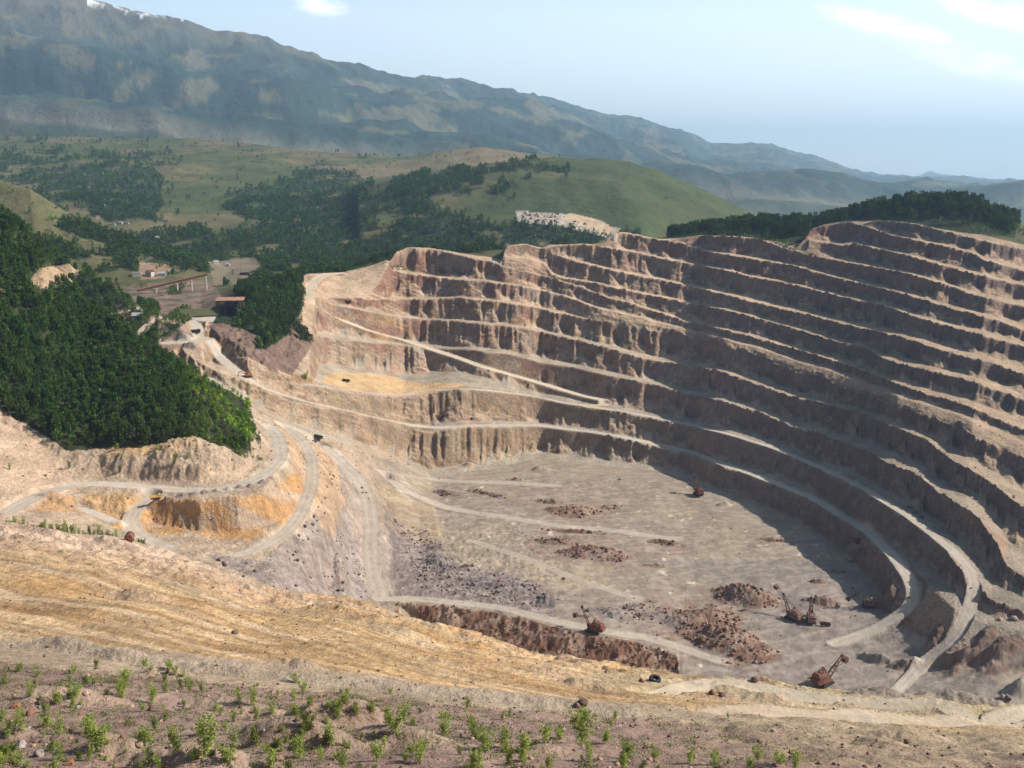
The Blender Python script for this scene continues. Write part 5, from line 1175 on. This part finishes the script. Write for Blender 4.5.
def rope_shovel(px, py, head, boom_el, label, sc=1.0, stick_el=-15, stick_len=8.5, body=M_PINK, boomm=M_DRUST, dmin=400, stick_at=.5, sticks=True):
    r = empty('rope_shovel', px, py, head, sc, dmin)
    track_pair(r, 8.2, 1.5, 5.0, 1.9, M_DARK)
    MB().box((0, 0, 1.4), (5, 4, .9), .4).lathe([(.2, -.0), (2.4, 0), (2.4, .5), (.2, .5)], 18, (0, 0, 1.8), 'z').build('undercarriage', M_DARK, r)
    hb = MB().box((-2.0, 0, 2.6), (10.2, 6.2, .5), .3).box((-3.0, 0, 4.6), (7.6, 5.8, 3.5), .5, (.97, .95)).box((-3.4, 0, 6.7), (5.6, 3.6, .7), .3, (.85, .8)).box((-7.0, 0, 3.6), (1.4, 5.4, 2.0), .6, (.8, .95)).build('machinery_house', body, r)
    MB().box((-4.6, 2.93, 4.4), (1.2, .08, 2)).box((-2.2, 2.93, 5.0), (1.4, .08, .8)).box((-4.6, -2.93, 4.4), (1.2, .08, 2)).box((-2.2, -2.93, 5.0), (1.4, .08, .8)).build('door', M_DRUST, hb)
    cb = MB().box((2.0, 2.3, 5.2), (2.0, 1.6, 2.4), .2, (.9, .95)).build('cab', body, r); MB().box((2.98, 2.3, 5.5), (.06, 1.2, 1.0)).box((2.0, 3.1, 5.5), (1.3, .06, .9)).build('window', M_GLASS, cb)
    e = rad(boom_el); L = 13.0; b0 = Vector((2.6, 0, 3.2)); d = Vector((math.cos(e), 0, math.sin(e))); tip = b0 + d * L
    bm_ = MB()
    for sy in (-1, 1):
        bm_.bar(b0 + Vector((0, sy * 1.3, 0)), tip + Vector((0, sy * .45, 0)), .42, 4, .28)
    for k in range(6):
        f = .08 + k * .16; c = b0 + d * L * f; w_ = 1.3 + (.45 - 1.3) * f; bm_.bar(c + Vector((0, -w_, 0)), c + Vector((0, w_, 0)), .2, 4)
    bm_.build('boom', boomm, r)
    MB().lathe([(.15, -.35), (.9, -.35), (.75, 0), (.9, .35), (.15, .35)], 14, tip).build('sheave', M_DARK, r)
    A = MB(); top = Vector((-1.2, 0, 9.2))
    for sy in (-1, 1): A.bar((1.2, sy * 1.8, 2.8), top + Vector((0, sy * .6, 0)), .22); A.bar((-4.6, sy * 1.8, 6.0), top + Vector((0, sy * .6, 0)), .18)
    A.bar(top + Vector((0, -.8, 0)), top + Vector((0, .8, 0)), .25); A.build('gantry', boomm, r)
    c_ = MB()
    for sy in (-1, 1): c_.bar(top + Vector((0, sy * .5, 0)), tip + Vector((0, sy * .4, .3)), .07, 5)
    c_.build('suspension_rope', M_DARK, r)
    if sticks:
        s = rad(stick_el); p = b0 + d * L * stick_at; sd_ = Vector((math.cos(s), 0, math.sin(s))); en = p + sd_ * stick_len * .72; st_ = p - sd_ * stick_len * .28
        mb = MB()
        for sy in (-1, 1): mb.bar(st_ + Vector((0, sy * 1.0, 0)), en + Vector((0, sy * 1.0, 0)), .26, 4)
        mb.bar(p + Vector((0, -1.2, 0)), p + Vector((0, 1.2, 0)), .4); mb.build('dipper_stick', boomm, r)
        u = Vector((-sd_.z, 0, sd_.x)); bk_ = MB(); q0, q1, q2, q3 = en + u * 1.3 - sd_ * .2, en + u * 1.1 + sd_ * 2.3, en - u * 1.4 + sd_ * 2.0, en - u * 1.2 - sd_ * .3
        bk_.prism([(v.x, v.z) for v in (q0, q1, q2, q3)], -1.3, 1.3)
        for k in range(4): cc = q1 + Vector((0, -1.1 + k * .73, 0)); bk_.bar(cc, cc + sd_ * .5 + u * .15, .14, 4, .05)
        bk_.build('dipper', M_DRUST, r); MB().bar(tip + Vector((0, 0, -.5)), en + u * 1.2, .07, 5).build('hoist_rope', M_DARK, r)
    tag(r, label, 'mining shovel', 'old rope shovels in the pit'); return r
rope_shovel(593, 632, 150, 66, 'rusty rope shovel standing alone on the dark bank, its boom raised steeply', 1.12, -5, 8.5, M_RUST, M_DRUST)
rope_shovel(792, 619, 122, 62, 'left one of two rope shovels parked side by side, its dipper arm stretched out', 1.08, 35, 13, M_PINK, M_DRUST, stick_at=.72)
rope_shovel(811, 622, 78, 64, 'right one of two rope shovels parked side by side, boom raised', 1.05, -60, 7, M_PINK, M_DRUST)
rope_shovel(868, 607, 165, 50, 'pinkish rope shovel digging beside the dark heap, boom to the left', 1.05, -38, 9, M_PINK, M_DARK, stick_at=.6)
rope_shovel(824, 684, 32, 42, 'largest and nearest rope shovel, rusty red, boom pointing up to the right', 1.28, 12, 9, M_RUST, M_DRUST)
rope_shovel(698, 495, 100, 70, 'dark red rope shovel at the foot of the lowest wall, boom upright', 1.15, 50, 7, M_DRUST, M_DRUST)
def drill_rig(px, py, label):
    r = empty('drill_rig', px, py, 200, 1.3, 600)
    track_pair(r, 6, .9, 3.4, 1.2, M_DARK)
    MB().box((-.6, 0, 2.4), (8, 3.2, 2.2), .2, (.98, .95)).build('machinery_house', M_DRUST, r)
    c = MB().box((3.9, .8, 2.5), (1.2, 1.5, 2.2), .1).build('cab', M_RUST, r); MB().box((4.52, .8, 2.9), (.05, 1.1, .9)).build('window', M_GLASS, c)
    m = MB(); h = 16
    for sx in (-.6, .6):
        for sy in (-.6, .6): m.bar((3.4 + sx, -.9 + sy, 1.2), (3.4 + sx * .8, -.9 + sy * .8, h), .13, 4)
    for k in range(12):
        z = 1.5 + k * 1.2
        for a_, b_ in (((-.6, -.6), (.6, -.6)), ((.6, -.6), (.6, .6)), ((.6, .6), (-.6, .6)), ((-.6, .6), (-.6, -.6))): m.bar((3.4 + a_[0], -.9 + a_[1], z), (3.4 + b_[0], -.9 + b_[1], z + 1.2), .08, 4)
    m.build('mast', M_DRUST, r); MB().bar((3.4, -.9, .1), (3.4, -.9, 13), .2, 8).build('drill_rod', M_DARK, r)
    tag(r, label, 'drill rig'); return r
drill_rig(438, 419, 'tall dark drill rig with upright lattice mast on the lowest bench')
def excavator(px, py, head, label, mat, sc=1.2, dmin=400, be=40):
    r = empty('excavator', px, py, head, sc, dmin); track_pair(r, 4.6, .7, 2.8, 1.0, M_DARK)
    hb = MB().box((-.5, 0, 1.7), (4.2, 2.8, 1.2), .3).box((-2.1, 0, 2.0), (1.4, 2.7, 1.3), .5, (.85, .9)).build('body', mat, r)
    c = MB().box((.7, .8, 2.7), (1.6, 1.1, 1.6), .15, (.85, .9)).build('cab', mat, r); MB().box((1.52, .8, 2.8), (.05, .85, 1.0)).box((.7, 1.37, 2.8), (1.1, .05, .9)).build('window', M_GLASS, c)
    e = rad(be); a = Vector((1.4, -.3, 1.8)); b = a + Vector((math.cos(e), 0, math.sin(e))) * 3.2; c2 = b + Vector((2.0, 0, -.2)); d = c2 + Vector((.4, 0, -2.6))
    MB().bar(a, b, .32, 4, .35).bar(b, c2, .35, 4, .25).build('boom', mat, r); MB().bar(c2 + Vector((-.3, 0, .4)), d, .25, 4, .18).build('arm', mat, r)
    MB().prism([(d.x - .1, d.z + .2), (d.x + .4, d.z - .4), (d.x - .1, d.z - 1.0), (d.x - 1.0, d.z - .9), (d.x - .9, d.z - .5)], -.9, .3).build('bucket', M_DARK, r)
    tag(r, label, 'excavator'); return r
excavator(248, 377, 200, 'orange excavator working beside the haul road at left', M_ORG, 1.5, 600)
excavator(858, 543, 190, 'small dark red excavator below the lowest wall at right', M_DRUST, 1.3)
def wheel(r, x, y, R, W, nm='wheel'):
    w = MB().lathe([(R * .5, -W / 2), (R * .9, -W / 2), (R, -W / 4), (R, W / 4), (R * .9, W / 2), (R * .5, W / 2)], 16, (x, y, R)).build(nm, M_RUB, r)
    MB().lathe([(.05, -W * .35), (R * .52, -W * .4), (R * .52, W * .4), (.05, W * .35)], 12, (x, y, R)).build('rim', M_GREY, w)
def dump_truck(px, py, head, label, mat, sc=1.0, dmin=400):
    r = empty('dump_truck', px, py, head, sc, dmin)
    for x in (2.6, -1.6, -2.9):
        for y in (-1.25, 1.25): wheel(r, x, y, .65, .5)
    MB().box((0, 0, 1.05), (7.2, 1.2, .4)).build('chassis', M_DARK, r)
    c = MB().box((2.9, 0, 2.1), (1.6, 2.3, 1.7), .15, (.88, .94), shift=(-.08, 0)).build('cab', mat, r); MB().box((3.68, 0, 2.45), (.06, 1.9, .7), ry=-.1).box((2.9, 1.14, 2.45), (.9, .06, .6)).box((2.9, -1.14, 2.45), (.9, .06, .6)).build('window', M_GLASS, c)
    for y in (-.8, .8): MB().box((3.74, y, 1.6), (.06, .35, .22)).build('headlight', M_WHITE, r)
    t = MB().prism([(1.9, 1.4), (1.9, 3.2), (2.5, 3.45), (2.5, 3.55), (1.75, 3.35), (1.7, 2.9), (-3.9, 2.6), (-4.2, 1.8), (-3.4, 1.4)], -1.3, -1.15); t.prism([(1.9, 1.4), (1.9, 3.2), (2.5, 3.45), (2.5, 3.55), (1.75, 3.35), (1.7, 2.9), (-3.9, 2.6), (-4.2, 1.8), (-3.4, 1.4)], 1.15, 1.3)
    t.box((-.8, 0, 1.5), (5.4, 2.3, .15)).box((1.8, 0, 2.3), (.15, 2.3, 1.7)).box((2.2, 0, 3.45), (.8, 2.3, .1)); t.build('dump_body', mat, r)
    tag(r, label, 'truck'); return r
dump_truck(156, 499, 20, 'yellow dump truck on the left loop road', M_YEL, .95)
dump_truck(318, 439, 150, 'dark dump truck on the second road below the first bench', M_DARK, 1.25)
dump_truck(346, 382, 170, 'dark truck on the ochre bench above the main haul road', M_DARK, 1.1, 700)
dump_truck(348, 303, 175, 'dark truck parked on an upper bench beside the ramp', M_DRUST, 1.2, 700)
dump_truck(196, 333, 10, 'dark truck on the haul road below the open shelter', M_DARK, 1.3, 700)
dump_truck(825, 626, 170, 'small dark red truck right of the paired rope shovels', M_DRUST, .95)
dump_truck(462, 275, 170, 'tiny dark truck on the pale upper bench', M_DARK, 1.2, 700)
# old mining tyre
q = hit(655, 681, 100); o = MB().lathe([(.75, -.5), (1.25, -.55), (1.5, -.3), (1.5, .3), (1.25, .55), (.75, .5)], 28, (0, 0, 0), 'z').build('mining_tyre', M_RUB)
o.location = (q[0], q[1], q[2] + .45); o.rotation_euler = (rad(14), rad(8), 0); tag(o, 'huge black mining tyre lying on the yellow near slope', 'tyre')
def tank(px, py, label):
    r = empty('rusty_tank', px, py, 10, .75, 200); MB().lathe([(.1, -2.6), (1.6, -2.5), (1.9, -2.0), (1.9, 2.0), (1.6, 2.5), (.1, 2.6)], 20, (0, 0, 2.5)).build('tank_shell', M_RUST, r)
    m = MB()
    for y in (-1.5, 1.5): m.box((0, y, .5), (2.6, .4, 1.2))
    m.build('cradle', M_DRUST, r); MB().bar((0, 0, 4.3), (0, 0, 4.9), .35, 10).build('hatch', M_DRUST, r); tag(r, label, 'tank')
tank(130, 542, 'rusty red tank standing behind the shrub row at left')
# open steel shelter
def shelter(px, py):
    r = empty('shelter', px, py, 6, 1.0, 700); L, Wd_, hgt = 31, 15, 13
    col = []
    for x in (-14, -5, 5, 14):
        for y in (-6.5, 6.5): MB().box((x, y, hgt / 2 - 1), (.8, .8, hgt + 2)).build('column', M_DRUST, r)
    m = MB()
    for y in (-6.5, 6.5): m.bar((-15, y, hgt), (15, y, hgt), .45, 4); m.bar((-15, y, hgt - 4.5), (15, y, hgt - 4.5), .3, 4)
    for x in (-14, -5, 5, 14): m.bar((x, -6.5, hgt - 4.5), (x, 6.5, hgt - 4.5), .3, 4); m.bar((x, -6.5, hgt), (x, 6.5, hgt), .35, 4); m.bar((x, -6.5, hgt - 4.5), (x + (4 if x < 0 else -4), -6.5, hgt), .22, 4)
    m.build('frame', M_DRUST, r)
    rf = MB(); n = 26
    for i in range(n):
        x = -L / 2 + (i + .5) * L / n; rf.box((x, 0, hgt + .75 + (.12 if i % 2 else 0)), (L / n * .98, Wd_ + 1, .14))
    rf.V = [(x, y, z + (y + 8) * .13) for x, y, z in rf.V]; rf.build('roof', M_ROOFR, r)
    MB().box((-4, 4.5, 3), (14, 3.5, 7), .2).build('bunker_wall', M_DARK, r)
    tag(r, 'open rusty steel shelter with patchy red roof beside the haul road', 'shelter')
shelter(231, 312)
# conveyor bridge across the valley
qa, qb = hit(137, 296, 1150), hit(207, 281, 1150)
D_ = 1380.0
def at(px, py, D): t, s = ray(px, py); return Vector((t * D, D, H - s * D))
a, b = at(137, 291, D_), at(207, 274.5, D_ + 40); mid = (a + b) / 2; dirv = (b - a); Lb = dirv.length
r = bpy.data.objects.new('conveyor_bridge', None); scene.collection.objects.link(r); r.location = mid; r.rotation_euler = (0, 0, math.atan2(dirv.y, dirv.x))
tl = math.atan2(dirv.z, math.hypot(dirv.x, dirv.y))
g_ = MB().box((0, 0, 0), (Lb, 3.6, 2.6), .0, ry=-tl).build('conveyor_gallery', M_DRUST, r)
MB().box((0, 0, 1.7), (Lb * 1.005, 4.2, .5), .0, ry=-tl).build('gallery_roof', plain('rusty gallery roof', (.30, .14, .11), .85), g_)
m = MB()
for i in range(14): x = -Lb / 2 + (i + .5) * Lb / 14; m.bar((x, -1.95, x * math.tan(tl) - 1.3), (x + Lb / 28, -1.95, (x + Lb / 28) * math.tan(tl) + 1.2), .14, 4)
m.build('truss', M_DARK, g_)
for px0 in (156, 176.5, 190.5, 205):
    f = (px0 - 137) / 70. - .5; x = f * Lb; P = mid + dirv * f; gz = ground(P.x, P.y); top_ = x * math.tan(tl) - 1.2; hgt = max(P.z - gz, 6)
    MB().box((x, 0, top_ - hgt / 2), (2.6, 3.4, hgt + 2), .3, (.75, .8)).build('pier', M_CONC, r)
tag(r, 'long rust-coloured conveyor bridge on pale piers across the valley', 'bridge')
def house(px, py, w, l, h, head, wall, roof, label, cat='house', name='house', dmin=1000, flat=False, D=None):
    r = empty(name, px, py, head, .8, dmin)
    wl_2 = MB().box((0, 0, h / 2 - 1), (l, w, h + 2)).build('wall', wall, r)
    if flat: MB().box((0, 0, h + .2), (l + .8, w + .8, .4)).build('roof', roof, r)
    else:
        m = MB().prism([(-w / 2 - .5, h - .1), (0, h + w * .38), (w / 2 + .5, h - .1), (w / 2 + .5, h + .15), (0, h + w * .38 + .3), (-w / 2 - .5, h + .15)], -l / 2 - .5, l / 2 + .5); m.V = [(y, x, z) for x, y, z in m.V]; m.build('roof', roof, r)
    for k in range(max(2, int(l / 3.5))):
        x = -l / 2 + (k + .5) * l / max(2, int(l / 3.5)); MB().box((x, -w / 2 - .03, h * .55), (1.1, .1, 1.3)).build('window', M_GLASS, wl_2)
    tag(r, label, cat); return r
house(98, 219, 9, 12, 7, 20, M_WHITE, M_TILE, 'white house with red roof, highest of the hamlet on the grassy spur'); house(96, 227, 7, 9, 4, 0, M_WHITE, M_GREY, 'small white cottage just below the red-roofed house on the spur')
house(113, 225, 8, 14, 4, 5, M_CONC, M_TILE, 'long low pale house left of the paired houses on the spur'); house(121, 224, 8, 11, 5, -10, M_WHITE, M_GREY, 'pale grey-roofed house near the right end of the hamlet'); house(127, 224, 7, 12, 4, 0, M_WHITE, M_TILE, 'rightmost low house of the hamlet on the spur')
house(158, 239, 8, 12, 5, 20, M_WHITE, M_GREY, 'lone white farmhouse lower down the grassy spur'); house(164, 243, 7, 10, 4, 10, M_CONC, M_GREY, 'small grey barn beside the lone farmhouse on the spur')
house(137, 276, 10, 16, 7, 15, M_WHITE, M_GREY, 'pale shed at the left end of the conveyor bridge', 'shed', 'shed', flat=True); house(150, 276, 10, 14, 8, -20, M_CONC, M_TILE, 'reddish roofed building behind the conveyor bridge', 'building', 'building'); house(162, 276, 9, 14, 5, 10, M_WHITE, M_GREY, 'low white works building behind the conveyor bridge', 'building', 'building')
house(245, 275, 10, 20, 5, 5, M_DRUST, M_DARK, 'long dark industrial shed on the bare ground above the shelter', 'shed', 'shed', flat=True); house(253, 273, 8, 12, 4, -5, M_CONC, M_DRUST, 'small pale shed right of the long dark one', 'shed', 'shed', flat=True)
house(216, 264, 8, 12, 5, 30, M_WHITE, M_GREY, 'tiny white building by the woods beyond the bridge', 'building', 'building'); house(228, 266, 7, 9, 4, 0, M_WHITE, M_GREY, 'smallest white hut right of the tiny white building', 'hut', 'hut')
house(138, 319, 10, 14, 5, 10, M_GREY, M_GREY, 'grey metal-roofed shed between trees below the shelter', 'shed', 'shed', 900); house(122, 321, 9, 10, 6, 0, M_CONC, M_DRUST, 'pale concrete building left of the grey shed', 'building', 'building', 900)
house(104, 206, 6, 8, 4, 0, M_WHITE, M_TILE, 'tiny farmhouse among meadows above the hamlet', dmin=1900); house(88, 188, 8, 11, 5, 20, M_WHITE, M_TILE, 'distant white farmhouse at the edge of the valley wood', dmin=1900); house(52, 157, 12, 20, 6, 0, M_WHITE, M_TILE, 'far white farm among the fields below the mountain', dmin=1900)
# white quarry waste dump on the hillside
rubble('white_waste', zone([(520, 214), (558, 214), (575, 222), (610, 232), (590, 232), (560, 226), (522, 222)], 1400, 2600, 3), .012, 1.2, 5.5, [(2.3, 2.2, 2.1), (1.8, 1.6, 1.5), (1.2, 1.0, .95), (2.4, 1.8, 1.5), (.5, .5, .55)], 'jumble of white and grey waste blocks on the hillside beyond the rim', 51)
